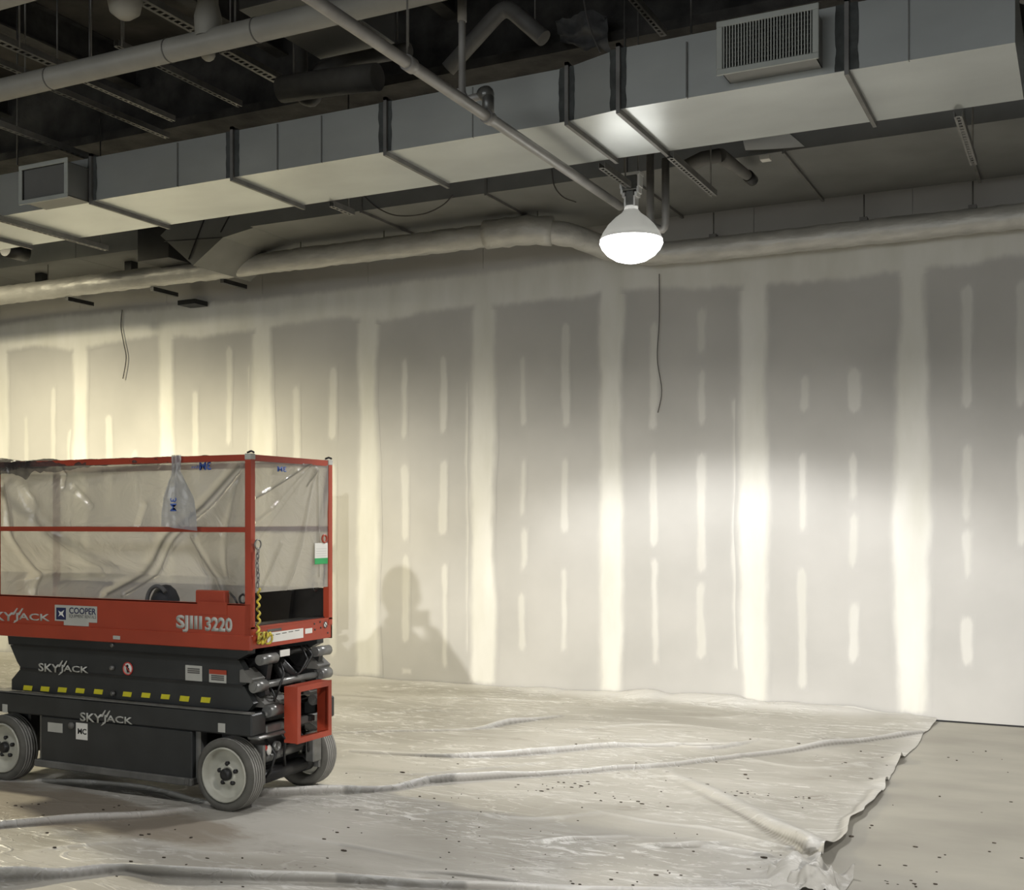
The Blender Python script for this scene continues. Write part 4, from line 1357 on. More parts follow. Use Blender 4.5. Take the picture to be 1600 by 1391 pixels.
# --- scissor arms
for (yy, lab) in ((YN + .06, 1), (YF - .11, 0)):
    y0_, y1_ = yy, yy + .045
    a1 = MB(); a1.prism([(-6.00, .896), (-5.99, .838), (-4.20, .838), (-4.13, .87), (-4.13, .896)], y0_ - .01, y1_ + .01); a1.build('top_channel', M['charcoal'], lift)
    a2 = MB(); a2.prism([(-5.99, .834), (-5.93, .735), (-5.90, .700), (-4.16, .700), (-4.12, .725), (-4.20, .834)], y0_, y1_)
    up_ = a2.build('upper_arm', M['charcoal'], lift)
    a3 = MB(); a3.prism([(-5.90, .694), (-5.98, .62), (-5.98, .556), (-4.14, .556), (-4.10, .60), (-4.17, .694)], y0_ + .004, y1_)
    lo_ = a3.build('lower_arm', M['charcoal'], lift)
    if lab:
        b_ = MB(); b_.prism([(-5.95, .845), (-5.95, .832), (-4.20, .832), (-4.20, .845)], y0_ - .012, y0_ - .008); b_.build('channel_lip', M['black'], up_)
        b_ = MB(); b_.prism([(-5.90, .700), (-5.90, .690), (-4.17, .690), (-4.17, .700)], y0_ - .004, y0_ + .002); b_.build('arm_edge', M['black'], lo_)
# inner arms, dark, stacked between
for y in (YN + .14, YF - .19):
    ia = MB()
    ia.prism([(-5.85, .86), (-5.85, .74), (-4.16, .60), (-4.08, .64), (-4.10, .72)], y, y + .04)
    ia.prism([(-5.85, .56), (-5.85, .68), (-4.20, .83), (-4.10, .80), (-4.12, .70)], y + .05, y + .09)
    ia.build('inner_arm', M['black'], lift)
# knuckle tubes and caps at the open end
def knuckle(y0_, y1_, x, z, r, m='greysteel', name='pivot_tube'):
    k_ = MB(); k_.tube([(x, y0_, z), (x, y1_, z)], r, 20); k_.tube([(x, y0_ - .004, z), (x, y0_, z)], r * .6, 16)
    return k_.build(name, M[m], lift)


knuckle(YN + .10, YN + .24, -4.09, .835, .030); knuckle(YF - .20, YF - .06, -4.09, .83, .030)
knuckle(YN + .06, YN + .16, -4.10, .690, .032); knuckle(YF - .16, YF - .06, -4.09, .695, .034)
knuckle(YN + .14, YN + .25, -4.07, .548, .034); knuckle(YF - .22, YF - .08, -4.09, .55, .032)
knuckle(YN + .16, YF - .16, -4.105, .690, .020, name='cross_tube')
knuckle(YN + .24, YF - .2, -4.16, .845, .022, 'black', 'cross_tube'); knuckle(YN + .25, YF - .2, -4.16, .55, .022, 'black', 'cross_tube')
# wedge pads over the knuckles
for (y0_, y1_, x, z) in ((YN + .05, YN + .16, -4.115, .735), (YF - .17, YF - .05, -4.10, .745), (YN + .13, YN + .25, -4.095, .590), (YN + .27, YN + .35, -4.10, .585), (YF - .24, YF - .1, -4.11, .60)):
    w_ = MB(); w_.prism([(x - .07, z + .045), (x - .055, z + .052), (x + .018, z - .002), (x + .01, z - .02), (x - .07, z - .02)], y0_, y1_)
    w_.build('arm_pad', M['dust'], lift)
lc = MB(); lc.tube([(-4.13, YN + .34, .80), (-4.13, YN + .58, .62)], .026, 16); lc.tube([(-4.25, YN + .40, .86), (-4.12, YN + .40, .66)], .035, 16)
lc.build('lift_cylinder', M['black'], lift)
for pts in ([(-4.12, YN + .52, .87), (-4.06, YN + .50, .80), (-4.08, YN + .46, .73), (-4.14, YN + .44, .69)],
            [(-4.12, YN + .56, .87), (-4.07, YN + .56, .82), (-4.09, YN + .52, .75), (-4.14, YN + .50, .70)],
            [(-4.10, YN + .30, .80), (-4.06, YN + .28, .74), (-4.08, YN + .26, .66), (-4.10, YN + .25, .60)],
            [(-4.12, YN + .22, .68), (-4.07, YN + .21, .63), (-4.09, YN + .23, .57)]):
    MB().tube(pts, .007, 8).build('hydraulic_hose', M['black'], lift)
MB().bevbox(-4.075, -4.068, YN + .26, YN + .345, .838, .875, .001).build('type_plate', M['white'], lift)
# pivot buttons
for (px, py) in ((176, 1044), (177, 1084), (177, 1008)):
    p = at(px, py, Y=YN + .055)
    MB().lathe([(.014, -.004), (.014, -.018), (.008, -.02), (0, -.02)], (p.x, YN + .06, p.z), 'y', 16).build('pivot_pin', M['greysteel'], lift)
# --- platform
pf = MB()
pf.box(-6.36, XE - .01, YN + .01, YF - .06, .94, .975)
plat = pf.build('platform_deck', M['ply'], lift)
YP = YF - .05
tb = MB()
tb.box(-6.36, XE, YN, YN + .012, .978, 1.148); tb.box(-6.36, XE, YN, YN + .018, 1.142, 1.150)
toe = tb.build('toe_board', M['orange'], lift)
lipm = MB(); lipm.bevbox(-6.37, XE + .004, YN - .008, YN + .02, .898, .980, .004); lip = lipm.build('side_skirt', M['orange'], lift)
tb = MB(); tb.box(-6.36, XE, YP - .012, YP, .90, 1.20); tb.build('toe_board', M['black'], lift, label='dark far toe board')
sk = MB(); sk.box(XE - .012, XE, YN, YP, .905, 1.02); sk.box(XE - .03, XE + .002, YN, YP, 1.015, 1.024)
skirt = sk.build('end_skirt', M['orange'], lift)
dk = MB(); dk.box(-4.20, -4.10, YN + .05, YP - .02, .98, 1.03); dk.prism([(-4.62, .978), (-4.55, 1.20), (-4.33, 1.18), (-4.36, .978)], YP - .05, YP - .02)
dk.build('deck_kick_plate', M['black'], lift)
MB().box(-6.35, XE - .015, YN + .013, YP - .013, .976, .980).build('deck_cover', M['ply'], plat)
# rails
def sq(a, b, w=.032):
    return MB().obox(a, b, w, w)


ZT, ZM = 1.948, 1.555
RY = YN + .018; RYF = YP - .018; RX = XE - .018
rail = M['orange']
for y in (RY, RYF):
    sq((-6.35, y, ZT), (XE, y, ZT), .034).build('top_rail', rail, lift)
    sq((-6.35, y, ZM), (XE - .03, y, ZM), .028).build('mid_rail', rail, lift)
for y in (RY, RYF):
    for x in ((RX, -6.06, -6.34) if y == RY else (RX, -6.34)):
        w_ = .04 if x == RX else .032
        MB().obox((x, y, .98), (x, y, ZT + .012), w_, .036, up=(0, 1, 0)).build('rail_post', rail, lift)
sq((RX, RY, ZT), (RX, RYF, ZT), .034).build('top_rail', rail, lift)
sq((RX, RY + .02, ZM + .005), (RX, RYF - .02, ZM + .005), .026).build('mid_rail', rail, lift)
sq((-6.34, RY, ZT), (-6.34, RYF, ZT), .034).build('top_rail', rail, lift)
for y in (RY, RYF):
    c_ = MB(); c_.bevbox(RX - .022, RX + .022, y - .022, y + .022, ZT - .012, ZT + .022, .004); c_.build('corner_tape', M['dullwhite'], lift)
    c_ = MB(); c_.tube([(RX - .02, y, ZT + .028), (RX + .0, y + .01, ZT + .036), (RX + .025, y, ZT + .028)], .006, 8); c_.build('tie_wire', M['black'], lift)
# control bracket plate
a = at(306, 922, Y=YN + .02); b = at(352, 945, Y=YN + .02)
cb = MB(); cb.bevbox(a.x, b.x, YN + .013, YN + .06, 1.14, a.z, .006); cb.box(a.x + .03, b.x + .03, YN - .003, YN, 1.085, 1.155)
cb.build('control_bracket', M['orange'], lift)
MB().tube([(b.x + .02, YN + .03, 1.21), (b.x + .06, YN + .025, 1.18), (b.x + .08, YN + .03, 1.14)], .006, 8).build('control_cable', M['black'], lift)


def ring(mb, c, r, t, n='y', seg=18):
    pts = []
    for k_ in range(seg):
        a_ = 2 * math.pi * k_ / seg
        if n == 'y': pts.append((c[0] + r * math.cos(a_), c[1], c[2] + r * math.sin(a_)))
        elif n == 'x': pts.append((c[0], c[1] + r * math.cos(a_), c[2] + r * math.sin(a_)))
        else: pts.append((c[0] + r * math.cos(a_), c[1] + r * math.sin(a_), c[2]))
    mb.tube(pts, t, 8, closed=True)


hk = MB(); ring(hk, (b.x + .115, YN + .03, 1.175), .025, .006); hk.build('anchor_ring', M['black'], lift)
p = at(492, 917, X=XE - .06)
hk = MB(); ring(hk, (p.x, p.y, p.z), .024, .008, 'x'); hk.build('anchor_ring', M['black'], lift)
p = at(507, 842, X=XE + .008)
hk = MB(); ring(hk, (p.x, p.y, p.z), .022, .006, 'x'); hk.build('gate_hook', M['orange'], lift)

# entry chain and its cord on the near post
chain = empty('entry_chain', (XE + .012, YN + .04, 1.0), 'steel chain ending in a yellow and black cord on the near lift post', 'chain')
def link_loc(z): return (XE + .02, YN + .035 + .004 * math.sin(z * 40), z)


hk = MB(); ring(hk, link_loc(1.475), .026, .004, 'x'); hk.build('snap_ring', M['greysteel'], chain)
for i in range(8):
    z = 1.438 - i * .026
    c_ = link_loc(z)
    lk = MB()
    pts = []
    for k_ in range(12):
        a_ = 2 * math.pi * k_ / 12
        dx, dz = .008 * math.cos(a_), .018 * math.sin(a_)
        pts.append((c_[0] + (dx if i % 2 else 0), c_[1] + (0 if i % 2 else dx), c_[2] + dz))
    lk.tube(pts, .0035, 6, closed=True)
    lk.build('chain_link', M['greysteel'], chain)
pts = []
for i in range(46):
    z = 1.235 - i * .0062
    pts.append((XE + .024 + .006 * math.sin(i * .9), YN + .038 + .008 * math.cos(i * .9) + .004 * math.sin(i * .3), z))
for i in range(50):
    a_ = i * .55
    pts.append((XE + .02 + .010 * math.sin(a_ * 1.3), YN + .05 + .0018 * i + .022 * math.sin(a_), .965 + .030 * math.cos(a_ * .9) - .0002 * i))
MB().tube(pts, .0065, 8).build('cord', M['webbing'], chain)

# inspection tag on the far post
a = at(492, 849, X=XE + .006); b = at(512, 881, X=XE + .006)
tg = MB(); tg.bevbox(XE + .004, XE + .007, a.y, b.y, b.z + .035, a.z, .001)
tag = tg.build('inspection_tag', M['white'], None, label='white card tag with a green foot on the far corner post', cat='tag')
MB().bevbox(XE + .004, XE + .0075, a.y, b.y, b.z, b.z + .036, .001).build('green_band', M['greenink'], tag, label='green lower band')
for k_ in range(4):
    MB().box(XE + .007, XE + .0078, a.y + .012, b.y - .014, a.z - .035 - k_ * .014, a.z - .033 - k_ * .014).build('printed_line', M['dullwhite'], tag)

# lettering and decals
YL = YN - .0012
def decal_box(px0, py0, px1, py1, y, m, name, parent, th=.002):
    a = at(px0, py1, Y=y); b = at(px1, py0, Y=y)
    return MB().box(a.x, b.x, y - th, y, a.z, b.z).build(name, M[m], parent)


def brand(px0, px1, py0, py1, y, m, parent):
    """'SKYJACK' with the two slanted strokes rising between Y and J"""
    a = at(px0, py1, Y=y); b = at(px1, py0, Y=y)
    w = b.x - a.x; zb_ = (at(px0, py1, Y=y).z + at(px1, py1 + .0, Y=y).z) / 2
    h = (a - Vector((a.x, a.y, at(px0, py0, Y=y).z))).length
    hl = h
    text_obj('lettering', 'SKY', M[m], parent, (a.x, y, a.z), hl, w * .43, bold=.022)
    text_obj('lettering', 'JACK', M[m], parent, (a.x + w * .435, y, a.z - hl * .02), hl, w * .565, bold=.022)
    for k_ in (0, 1):
        st_ = MB()
        x = a.x + w * (.395 + .085 * k_); z = a.z + hl * .72
        st_.prism([(x, z), (x + w * .045, z), (x + w * .105, z + hl * .75), (x + w * .085, z + hl * .78)], y - .0005, y + .0005)
        st_.build('logo_stroke', M[m], parent)
    st_ = MB()
    x = a.x + w * .40
    st_.prism([(x, a.z - hl * .28), (x + w * .04, a.z - hl * .18), (x + w * .095, a.z + hl * .1), (x + w * .06, a.z + hl * .12)], y - .0005, y + .0005)
    st_.build('logo_stroke', M[m], parent)


brand(-20, 78, 955, 969, YL, 'dullwhite', toe)
brand(60, 138, 1036, 1049, YN + .049, 'dullwhite', bpy.data.objects['upper_arm'])
brand(125, 207, 1113, 1127, YN + .013, 'dullwhite', chs)
a = at(275, 983, Y=YL); b = at(363, 958, Y=YL)
text_obj('model_lettering', 'SJIII', M['dullwhite'], toe, (a.x, YL, a.z - .018), .098, (b.x - a.x) * .47, bold=.045)
text_obj('model_lettering', '3220', M['dullwhite'], toe, (a.x + (b.x - a.x) * .52, YL, a.z - .003), .080, (b.x - a.x) * .48, bold=.045)
ck = decal_box(86, 948, 152, 970, YN - .0005, 'dullwhite', 'rental_sticker', toe)
decal_box(100, 969, 139, 977, YN - .0005, 'dullwhite', 'sticker_foot', toe, .0016)
decal_box(88, 950, 103, 968, YN - .0027, 'navy', 'sticker_logo', ck, .0006)
a = at(91, 966, Y=YN - .0036)
st_ = MB(); st_.prism([(a.x, a.z + .01), (a.x + .012, a.z + .025), (a.x, a.z + .045), (a.x + .022, a.z + .036), (a.x + .05, a.z + .05), (a.x + .036, a.z + .028), (a.x + .05, a.z + .006), (a.x + .022, a.z + .02)], YN - .004, YN - .0034)
st_.build('logo_mark', M['white'], ck)
a = at(108, 959, Y=YN - .003); b = at(150, 951, Y=YN - .003)
text_obj('lettering', 'COOPER', M['navy'], ck, (a.x, YN - .003, a.z), b.z - a.z, b.x - a.x, bold=.02)
a = at(108, 966, Y=YN - .003); b = at(150, 962, Y=YN - .003)
text_obj('lettering', 'EQUIPMENT RENTALS', M['dust'], ck, (a.x, YN - .003, a.z), b.z - a.z, b.x - a.x, bold=.0)
ua = bpy.data.objects['upper_arm']; la = bpy.data.objects['lower_arm']
YA = YN + .058
d = decal_box(290, 1041, 316, 1063, YA, 'dullwhite', 'notice_label', ua)
d = decal_box(327, 1048, 354, 1066, YA, 'dullwhite', 'warning_label', ua)
decal_box(327, 1048, 354, 1053, YA - .0022, 'orange', 'warning_stripe', ua, .0006)
for yy in (1056, 1059, 1062): decal_box(330, yy, 350, yy + .8, YA - .0022, 'dust', 'label_line', ua, .0005)
for yy in (1045, 1048, 1051): decal_box(293, yy, 312, yy + .8, YA - .0022, 'dust', 'label_line', ua, .0005)
p = at(200, 1045, Y=YA)
dm = MB(); dm.lathe([(.037, 0), (.037, -.002), (0, -.002)], (p.x, YA, p.z), 'y', 28); ds = dm.build('prohibition_sign', M['white'], ua)
dm = MB(); ring(dm, (p.x, YA - .002, p.z), .036, .0032); dm.obox((p.x - .026, YA - .003, p.z + .026), (p.x + .026, YA - .003, p.z - .026), .003, .006, up=(0, 1, 0)); dm.build('red_ring', M['redink'], ua)
dm = MB(); dm.ball((p.x - .003, YA - .0025, p.z + .014), .010, 10, (1, .1, 1)); dm.prism([(p.x - .012, p.z + .004), (p.x + .010, p.z + .006), (p.x + .016, p.z - .02), (p.x - .004, p.z - .024)], YA - .0035, YA - .002)
dm.build('sign_figure', M['dark'], ua)
YB = YN + .062
for (x, y) in [(188, 675), (305, 682), (422, 688), (543, 694), (667, 701), (863, 718), (990, 725), (1122, 735)]:
    px, py = x / 4.347, 920 + y / 4.347
    a = at(px - 7.4, py + 3, Y=YB); b = at(px + 7.4, py - 3.2, Y=YB)
    MB().prism([(a.x, a.z), (b.x - .008, a.z), (b.x, b.z), (a.x + .008, b.z)], YB, YB + .003).build('yellow_mark', M['yellow'], la)
for (px, py) in ((288, 1092), (321, 1094)):
    a = at(px - 8, py + 3.5, Y=YB); b = at(px + 8, py - 3.5, Y=YB)
    MB().prism([(a.x, a.z), (b.x - .008, a.z), (b.x, b.z), (a.x + .008, b.z)], YB, YB + .003).build('yellow_mark', M['yellow'], la)
mc = decal_box(119, 1131, 137, 1155, YN + .019, 'white', 'inspection_plate', tray)
a = at(121.5, 1147, Y=YN + .0165); b = at(135, 1139.5, Y=YN + .0165)
text_obj('lettering', 'MC', M['dark'], mc, (a.x, YN + .0165, a.z), b.z - a.z, b.x - a.x, bold=.025)
decal_box(75, 1131, 98, 1143, YN + .019, 'dullwhite', 'data_label', tray)
p = at(112, 1134, Y=YN + .019)
MB().lathe([(.02, 0), (.02, -.012), (0, -.014)], (p.x, YN + .02, p.z), 'y', 16).build('lock_knob', M['dust'], tray)
decal_box(4, 1101, 12, 1113, YN + .0145, 'dullwhite', 'data_label', chs)
decal_box(341, 1131, 352, 1144, YN + .0145, 'dullwhite', 'data_label', chs)
decal_box(177, 994, 188, 999, YN - .0085, 'dullwhite', 'data_label', lip)
# end skirt labels
def end_decal(px0, px1, pyc0, pyc1, hpx, m, name, dx=.001):
    """box on the end skirt from px0 to px1; py at each end is its top"""
    a = at(px0, pyc0, X=XE + dx); b = at(px1, pyc1, X=XE + dx)
    za_, zb_ = a.z, b.z
    z1_ = (za_ + zb_) / 2
    z0_ = z1_ - hpx * .0037
    return MB().box(XE, XE + dx, a.y, b.y, z0_, z1_).build(name, M[m], skirt)


end_decal(418, 474, 991, 980, 15, 'white', 'warning_label')
end_decal(418, 440, 985, 980, 4, 'dust', 'label_heading', .0016)
end_decal(477, 488, 983, 981, 8, 'white', 'small_label')
for i in range(5):
    px = 421 + i * 10
    end_decal(px, px + 7, 993 - i * 1.9, 991.7 - i * 1.9, 1.2, 'dust', 'label_line', .0018)
p = at(510, 976, X=XE)
dm = MB(); dm.lathe([(.019, 0), (.019, .002), (0, .002)], (XE, p.y - .012, p.z), 'x', 24); dm.build('round_sign', M['white'], skirt)
dm = MB(); ring(dm, (XE + .002, p.y - .012, p.z), .018, .002, 'x'); dm.obox((XE + .003, p.y - .024, p.z + .012), (XE + .003, p.y, p.z - .012), .003, .002, up=(1, 0, 0)); dm.build('sign_ring', M['dark'], skirt)
for (px, py) in ((491, 975), (492, 984), (500, 972), (501, 981), (512, 989)):
    p = at(px, py, X=XE)
    MB().lathe([(.006, 0), (.006, .003), (0, .003)], (XE, p.y, p.z), 'x', 10).build('bolt', M['black'], skirt)

# =================================================================== THINGS ON THE LIFT
bag = MB()
p = at(266, 944, Y=YN + .16)
prof = [(.085, -.16), (.095, -.06), (.088, 0.03), (.065, .085), (.03, .115), (0, .12)]
bag.lathe(prof, (0, 0, 0), 'z', 24)
for i, v in enumerate(bag.v):
    w_ = 1 + .06 * math.sin(v[0] * 60) * math.cos(v[1] * 50)
    bag.v[i] = (p.x + v[0] * w_ + v[2] * .05, YN + .115 + v[1] * .8, 1.13 + v[2] * .88)
bg = bag.build('tool_bag', M['cloth'], None, label='black rounded cloth bag standing on the lift platform behind its toe board', cat='bag')
rm = MB(); rp = []
for k_ in range(15):
    a_ = math.pi * (.22 + .8 * k_ / 14)
    rp.append((p.x + .012 + .078 * math.cos(a_), YN + .042, 1.135 + .095 * math.sin(a_)))
rm.tube(rp, .012, 8); rm.build('rim_band', M['greycloth'], bg, label='grey rim band')

# clear film wrapped round the rails
def film_panel(u0, u1, v0, v1, nu, nv, folds, mapf, name, parent, m, sag=.02, seed=400):
    U, V = np.meshgrid(np.linspace(u0, u1, nu), np.linspace(v0, v1, nv), indexing='ij')
    h = .012 * vnoise(U, V, seed, 2.2, 1.6, 4)
    dens = .10 * np.clip(vnoise(U, V, seed + 5, 2.5, 2.5, 4), 0, 1)
    for pts, A, wl, wr, dn in folds:
        f = ridge(U + .006 * vnoise(U, V, seed + 9, 6, 6, 2), V, pts, 1.0, wl, wr)
        f2 = ridge(U, V, pts, 1.0, wl * .45, wr * .45)
        h = h + A * f
        dens = np.maximum(dens, dn * f2)
    P = mapf(U, V, h)
    return grid_mesh(name, P, M[m], parent, uv=np.clip(dens, 0, 1))


def nz_(px, py):  # pixel to (x, z) on the near rail plane
    q = at(px, py, Y=YN + .045)
    return (q.x, q.z)


wrap = empty('plastic_wrap', (-5.2, 5.1, 1.15), 'clear plastic film taped around the guard rails of the lift', 'plastic film')
folds = [
    ([nz_(368, 728), nz_(310, 790), nz_(250, 840), nz_(200, 885), nz_(120, 932)], .03, .035, .02, .85),
    ([nz_(371, 735), nz_(330, 785), nz_(262, 846), nz_(215, 890), nz_(150, 932)], .02, .015, .02, .7),
    ([nz_(372, 745), nz_(352, 820), nz_(340, 900)], .015, .02, .02, .4),
    ([nz_(300, 840), nz_(312, 890), nz_(330, 922)], -.02, .02, .02, .4),
    ([nz_(20, 735), nz_(60, 800), nz_(105, 850)], .02, .05, .03, .15),
    ([nz_(0, 760), nz_(12, 850), nz_(8, 930)], .025, .03, .03, .4),
    ([nz_(45, 780), nz_(60, 830), nz_(110, 890)], .02, .03, .05, .15),
    ([nz_(110, 760), nz_(140, 790)], .02, .02, .02, .1),
    ([nz_(5, 905), nz_(60, 893), nz_(140, 886)], .03, .03, .05, .15),
    ([nz_(225, 790), nz_(215, 820)], .02, .02, .02, .1),
    ([nz_(90, 725), nz_(95, 760)], .02, .015, .015, .3),
    ([nz_(0, 735), nz_(60, 742), nz_(160, 736), nz_(240, 722)], .025, .03, .05, .5),
]
film_panel(-6.33, RX - .022, 1.12, 1.955, 260, 150, folds,
           lambda U, V, h: np.stack([U, YN + .052 + h + .21 * np.clip((1.55 - V) / .27, 0, 1) ** 1.5 * np.clip((RX - .12 - U) / .4, 0, 1), V], -1), 'side_film', wrap, 'film', seed=410)


def ex(px, py):
    q = at(px, py, X=XE)
    return (q.y, q.z)


folds = [
    ([ex(487, 722), ex(440, 755), ex(388, 785)], .018, .012, .016, .9),
    ([ex(485, 728), ex(430, 790), ex(388, 825)], .015, .012, .012, .25),
    ([ex(488, 730), ex(400, 850)], -.012, .015, .015, .2),
    ([ex(492, 735), ex(470, 850), ex(445, 925)], .015, .02, .02, .3),
    ([ex(494, 735), ex(480, 760)], .015, .012, .012, .7),
    ([ex(440, 850), ex(410, 920)], .012, .015, .015, .25),
    ([ex(385, 724), ex(440, 728), ex(490, 722)], .010, .02, .02, .3),
    ([ex(497, 735), ex(499, 900)], .010, .010, .010, .5),
]
film_panel(RY + .022, RYF - .02, 1.21, 1.935, 90, 140, folds,
           lambda U, V, h: np.stack([XE - .004 + np.maximum(h, -.0) * .8, U, V], -1), 'end_film', wrap, 'film', seed=430)
# crumpled roll of film over the top rail at the left
nu_, nv_ = 240, 26
U, V = np.meshgrid(np.linspace(0, 1, nu_), np.linspace(0, 1, nv_), indexing='ij')
Xr = -6.33 + U * (RX - .12 + 6.33)
big_ = np.interp(U, [0, .12, .28, .45, .75, 1], [.050, .045, .032, .026, .022, .019])
ang = V * math.pi * 1.9 - .35
rad_ = big_ * (1 + .34 * vnoise(Xr * 6, V * 6, 470, 2.0, 1.0, 4))
drop = np.where(V < .12, (0.12 - V) / .12, 0) * np.interp(U, [0, .2, .45, .8, 1], [.09, .06, .03, .01, 0]) * (1 + .5 * vnoise(Xr, V, 471, 14, 1, 3))
grid_mesh('rolled_film', np.stack([Xr, RY - np.cos(ang) * rad_ * .8 + .003, ZT + .002 + np.sin(ang) * rad_ * .75 - drop], -1), M['film_roll'], wrap, uv=np.clip(.2 + .8 * vnoise(Xr, V * 4, 472, 9, 2, 3), 0, 1))
# printed hanging tail
a = at(258, 718, Y=YN - .005); b = at(305, 822, Y=YN - .005)
U, V = np.meshgrid(np.linspace(0, 1, 30), np.linspace(0, 1, 50), indexing='ij')
wid = np.interp(V, [0, .22, .35, .6, 1], [.06, .035, .075, .15, .16])
cxx = np.interp(V, [0, .25, .6, 1], [a.x + .09, a.x + .08, a.x + .085, a.x + .08])
Xf = cxx + (U - .5) * wid * 1.25 + np.where(U > .5, (U - .5) * V * .14, 0)
Yf = YN - .018 + .006 * np.sin(U * 14 + V * 3) * (1 - .5 * V) + .006 * vnoise(U, V, 450, 5, 5, 3)
Zf = ZT + .025 - V * (a.z - b.z + .02) - .03 * U * (V > .9)
grid_mesh('printed_tail', np.stack([Xf, Yf, Zf], -1), M['film_tail'], wrap, uv=.05 + .3 * np.abs(np.sin(U * 14 + V * 3)) * (1 - V))
pa = at(264, 792, Y=YN - .03)
text_obj('printed_mark', '3M', M['blue'], wrap, (pa.x - .005, YN - .031, pa.z - .01), .045, .075, mirror=True, bold=.008, turn=R(90))
for (px0, px1, py0, py1) in ((300, 316, 727, 732),):
    a = at(px0, py1, Y=YN + .03); b = at(px1, py0, Y=YN + .03)
    text_obj('printed_mark', 'film', M['blue'], wrap, (a.x, YN + .028, a.z), b.z - a.z, b.x - a.x, bold=0, mirror=True)
a = at(312, 735, Y=YN + .03); b = at(330, 722, Y=YN + .03)
text_obj('printed_mark', '3M', M['blue'], wrap, (a.x, YN + .028, a.z), b.z - a.z, b.x - a.x, bold=.03, mirror=True)
a = at(433, 737, X=XE + .012); b = at(447, 729, X=XE + .012)
text_obj('printed_mark', '3M', M['blue'], wrap, (XE + .014, a.y, a.z), .03, b.y - a.y, face='+x', bold=.03, mirror=True)

# =================================================================== PHOTOGRAPHER AND WORK LIGHT (behind the camera, throw the shadow on the wall)
def skin_body(name, joints, edges, m, parent=None, sub=2, root=0, **props):
    me = bpy.data.meshes.new(name)
    me.from_pydata([j[0] for j in joints], edges, [])
    o = bpy.data.objects.new(name, me)
    COL.objects.link(o)
    if parent: o.parent = parent
    sk_ = o.modifiers.new('skin', 'SKIN'); sk_.use_smooth_shade = True
    for i, j in enumerate(joints):
        r = j[1] if isinstance(j[1], tuple) else (j[1], j[1])
        me.skin_vertices[0].data[i].radius = r
        me.skin_vertices[0].data[i].use_root = (i == root)
    o.modifiers.new('sub', 'SUBSURF').levels = sub
    o.modifiers['sub'].render_levels = sub
    me.materials.append(m)
    return setp(o, **props)


# local frame: x right, y forward, origin at the feet
PL = Vector((0.24, -0.38, 0.0))
person = empty('person', PL, 'person in dark jacket and jeans standing behind the camera holding up a phone', 'person')
person.rotation_euler = (0, 0, YAW)
J = [((0, 0, .95), (.20, .13)), ((0, 0, 1.12), (.20, .12)), ((0, -.01, 1.32), (.20, .12)), ((0, -.01, 1.45), (.09, .08)), ((0, .0, 1.53), (.055, .055)),
     ((-.19, -.01, 1.41), .065), ((-.27, .12, 1.22), .050), ((-.10, .33, 1.50), .038),
     ((.19, -.01, 1.41), .065), ((.34, .02, 1.14), .055), ((.14, .33, 1.44), .038),
     ((-.10, .0, .88), .10), ((-.11, .02, .50), .062), ((-.12, -.01, .10), .045), ((-.13, .16, .045), (.045, .035)),
     ((.10, .0, .88), .10), ((.12, .02, .50), .062), ((.13, -.01, .10), .045), ((.14, .16, .045), (.045, .035))]
E = [(0, 1), (1, 2), (2, 3), (3, 4), (2, 5), (5, 6), (6, 7), (2, 8), (8, 9), (9, 10), (0, 11), (11, 12), (12, 13), (13, 14), (0, 15), (15, 16), (16, 17), (17, 18)]
skin_body('body', J, E, M['jacket'], person)
hd = MB()
hd.ball((0, .03, 1.66), .1, 20, (.80, .95, 1.22))
hd.ball((0, .128, 1.645), .016, 8, (.8, 1, 1.3))
for s in (-1, 1):
    hd.ball((s * .082, .02, 1.655), .022, 8, (.4, .8, 1.3)); hd.ball((s * .032, .115, 1.672), .012, 8, (1.2, .5, .8))
hd.tube([(0, 0, 1.48), (0, .01, 1.60)], .05, 12)
hd.ball((0, .115, 1.605), .02, 8, (1.2, .5, .35))


def local_build(mb, name, m, parent):
    o = mb.build(name, m, parent)
    w_ = world_off(parent)
    for v in o.data.vertices: v.co += w_
    return o


local_build(hd, 'head', M['skin'], person)
hr = MB(); hr.ball((0, .005, 1.695), .1, 20, (.86, .98, 1.08)); local_build(hr, 'hair', M['hair'], person)
for s in (-1, 1):
    x0_ = -.10 if s < 0 else .14
    q_ = s
    base = Vector((x0_, .335, 1.50 if s < 0 else 1.44))
    JJ = [(tuple(base), (.032, .022)), (tuple(base + Vector((-s * .02, .06, .03))), (.036, .016))]
    EE = [(0, 1)]
    for k_ in range(4):
        f0 = base + Vector((-s * .02 + .0, .065, .045 - .022 * k_))
        JJ += [(tuple(f0), .010), (tuple(f0 + Vector((-s * .03, .030, .006))), .0095), (tuple(f0 + Vector((-s * (.055 + .004 * (k_ == 1)), .015, .006))), .008)]
        n_ = len(JJ)
        EE += [(1, n_ - 3), (n_ - 3, n_ - 2), (n_ - 2, n_ - 1)]
    JJ += [(tuple(base + Vector((-s * .03, .01, .04))), .011), (tuple(base + Vector((-s * .055, .02, .055))), .009)]
    n_ = len(JJ); EE += [(0, n_ - 2), (n_ - 2, n_ - 1)]
    skin_body('hand', JJ, EE, M['skin'], person, sub=1)
ph = MB(); ph.bevbox(-.075, .095, .42, .429, 1.49, 1.57, .003)
pho = ph.build('phone', M['black'], None, label='black phone held up behind the camera by the person', cat='phone')
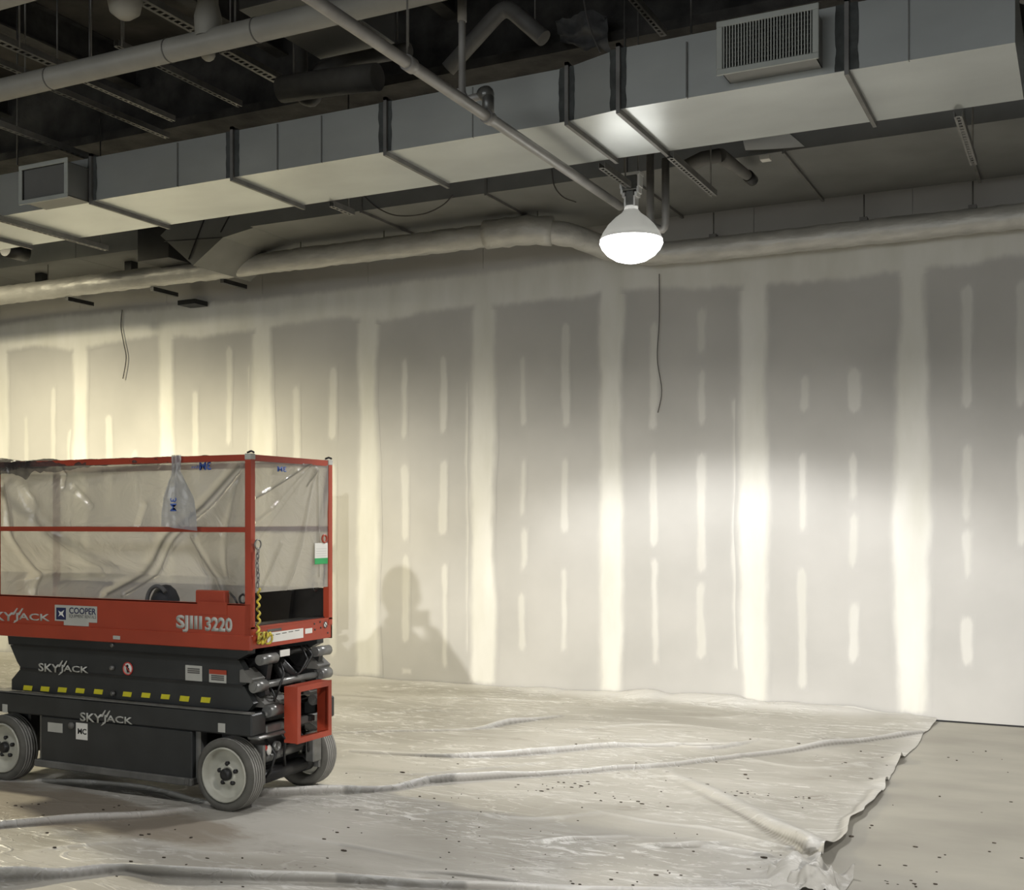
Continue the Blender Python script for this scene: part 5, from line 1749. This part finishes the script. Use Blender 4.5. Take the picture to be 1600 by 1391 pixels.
# place the phone in the person's frame
mw = Matrix.Translation(PL) @ Matrix.Rotation(YAW, 4, 'Z')
lo = pho.location.copy(); pho.location = mw @ lo; pho.rotation_euler = (0, 0, YAW)

wl = empty('work_light', (WL.x, WL.y, 0), 'work light with added beam-cutting plates on a tall tripod stand behind the person', 'work light')
tgt = Vector((-1.05, WY, -0.0))
aim = Vector((-math.sin(R(19.0)) * math.cos(R(4.4)), math.cos(R(19.0)) * math.cos(R(4.4)), -math.sin(R(4.4))))
sd = aim.cross(Vector((0, 0, 1))).normalized(); upv = sd.cross(aim).normalized()
roll = R(2)
s2 = (sd * math.cos(roll) - upv * math.sin(roll)); u2 = (sd * math.sin(roll) + upv * math.cos(roll))
dep = .8; hw_ = dep * math.tan(R(14.3)); hh_ = dep * math.tan(R(4.4))


def plate(mb, pts, t, nrm):
    vs = [p for p in pts] + [p + nrm * t for p in pts]
    mb.add(vs, [(0, 1, 2, 3), (7, 6, 5, 4), (0, 4, 5, 1), (1, 5, 6, 2), (2, 6, 7, 3), (3, 7, 4, 0)])


added_hood = MB()  # unseen plates added to cut the beam off the lift and near floor
for (dirv, oth, half, oh) in ((s2, u2, hw_, hh_), (-s2, u2, hw_, hh_), (u2, s2, hh_, hw_), (-u2, s2, hh_, hw_)):
    b0 = WL - aim * .05; 
    f0 = WL + aim * dep
    pts = [b0 + dirv * half - oth * (oh + .01), b0 + dirv * half + oth * (oh + .01), f0 + dirv * half + oth * (oh + .01), f0 + dirv * half - oth * (oh + .01)]
    plate(added_hood, pts, .004, dirv)
added_hood.build('added_hood', M['black'], wl)
bk = MB(); bk.obox(WL - aim * .13, WL - aim * .05, hw_ * 2 + .02, hh_ * 2 + .02, up=tuple(u2)); bk.build('housing', M['yellow'], wl)
std = MB(); std.tube([(WL.x, WL.y, .35), tuple(WL - aim * .09 - Vector((0, 0, .07)))], .018, 12); std.build('pole', M['black'], wl)
for k_ in range(3):
    a_ = k_ * 2.094 + .5
    lg = MB(); lg.tube([(WL.x, WL.y, .75), (WL.x + .55 * math.cos(a_), WL.y + .55 * math.sin(a_), .012)], .012, 10); lg.build('leg', M['black'], wl)
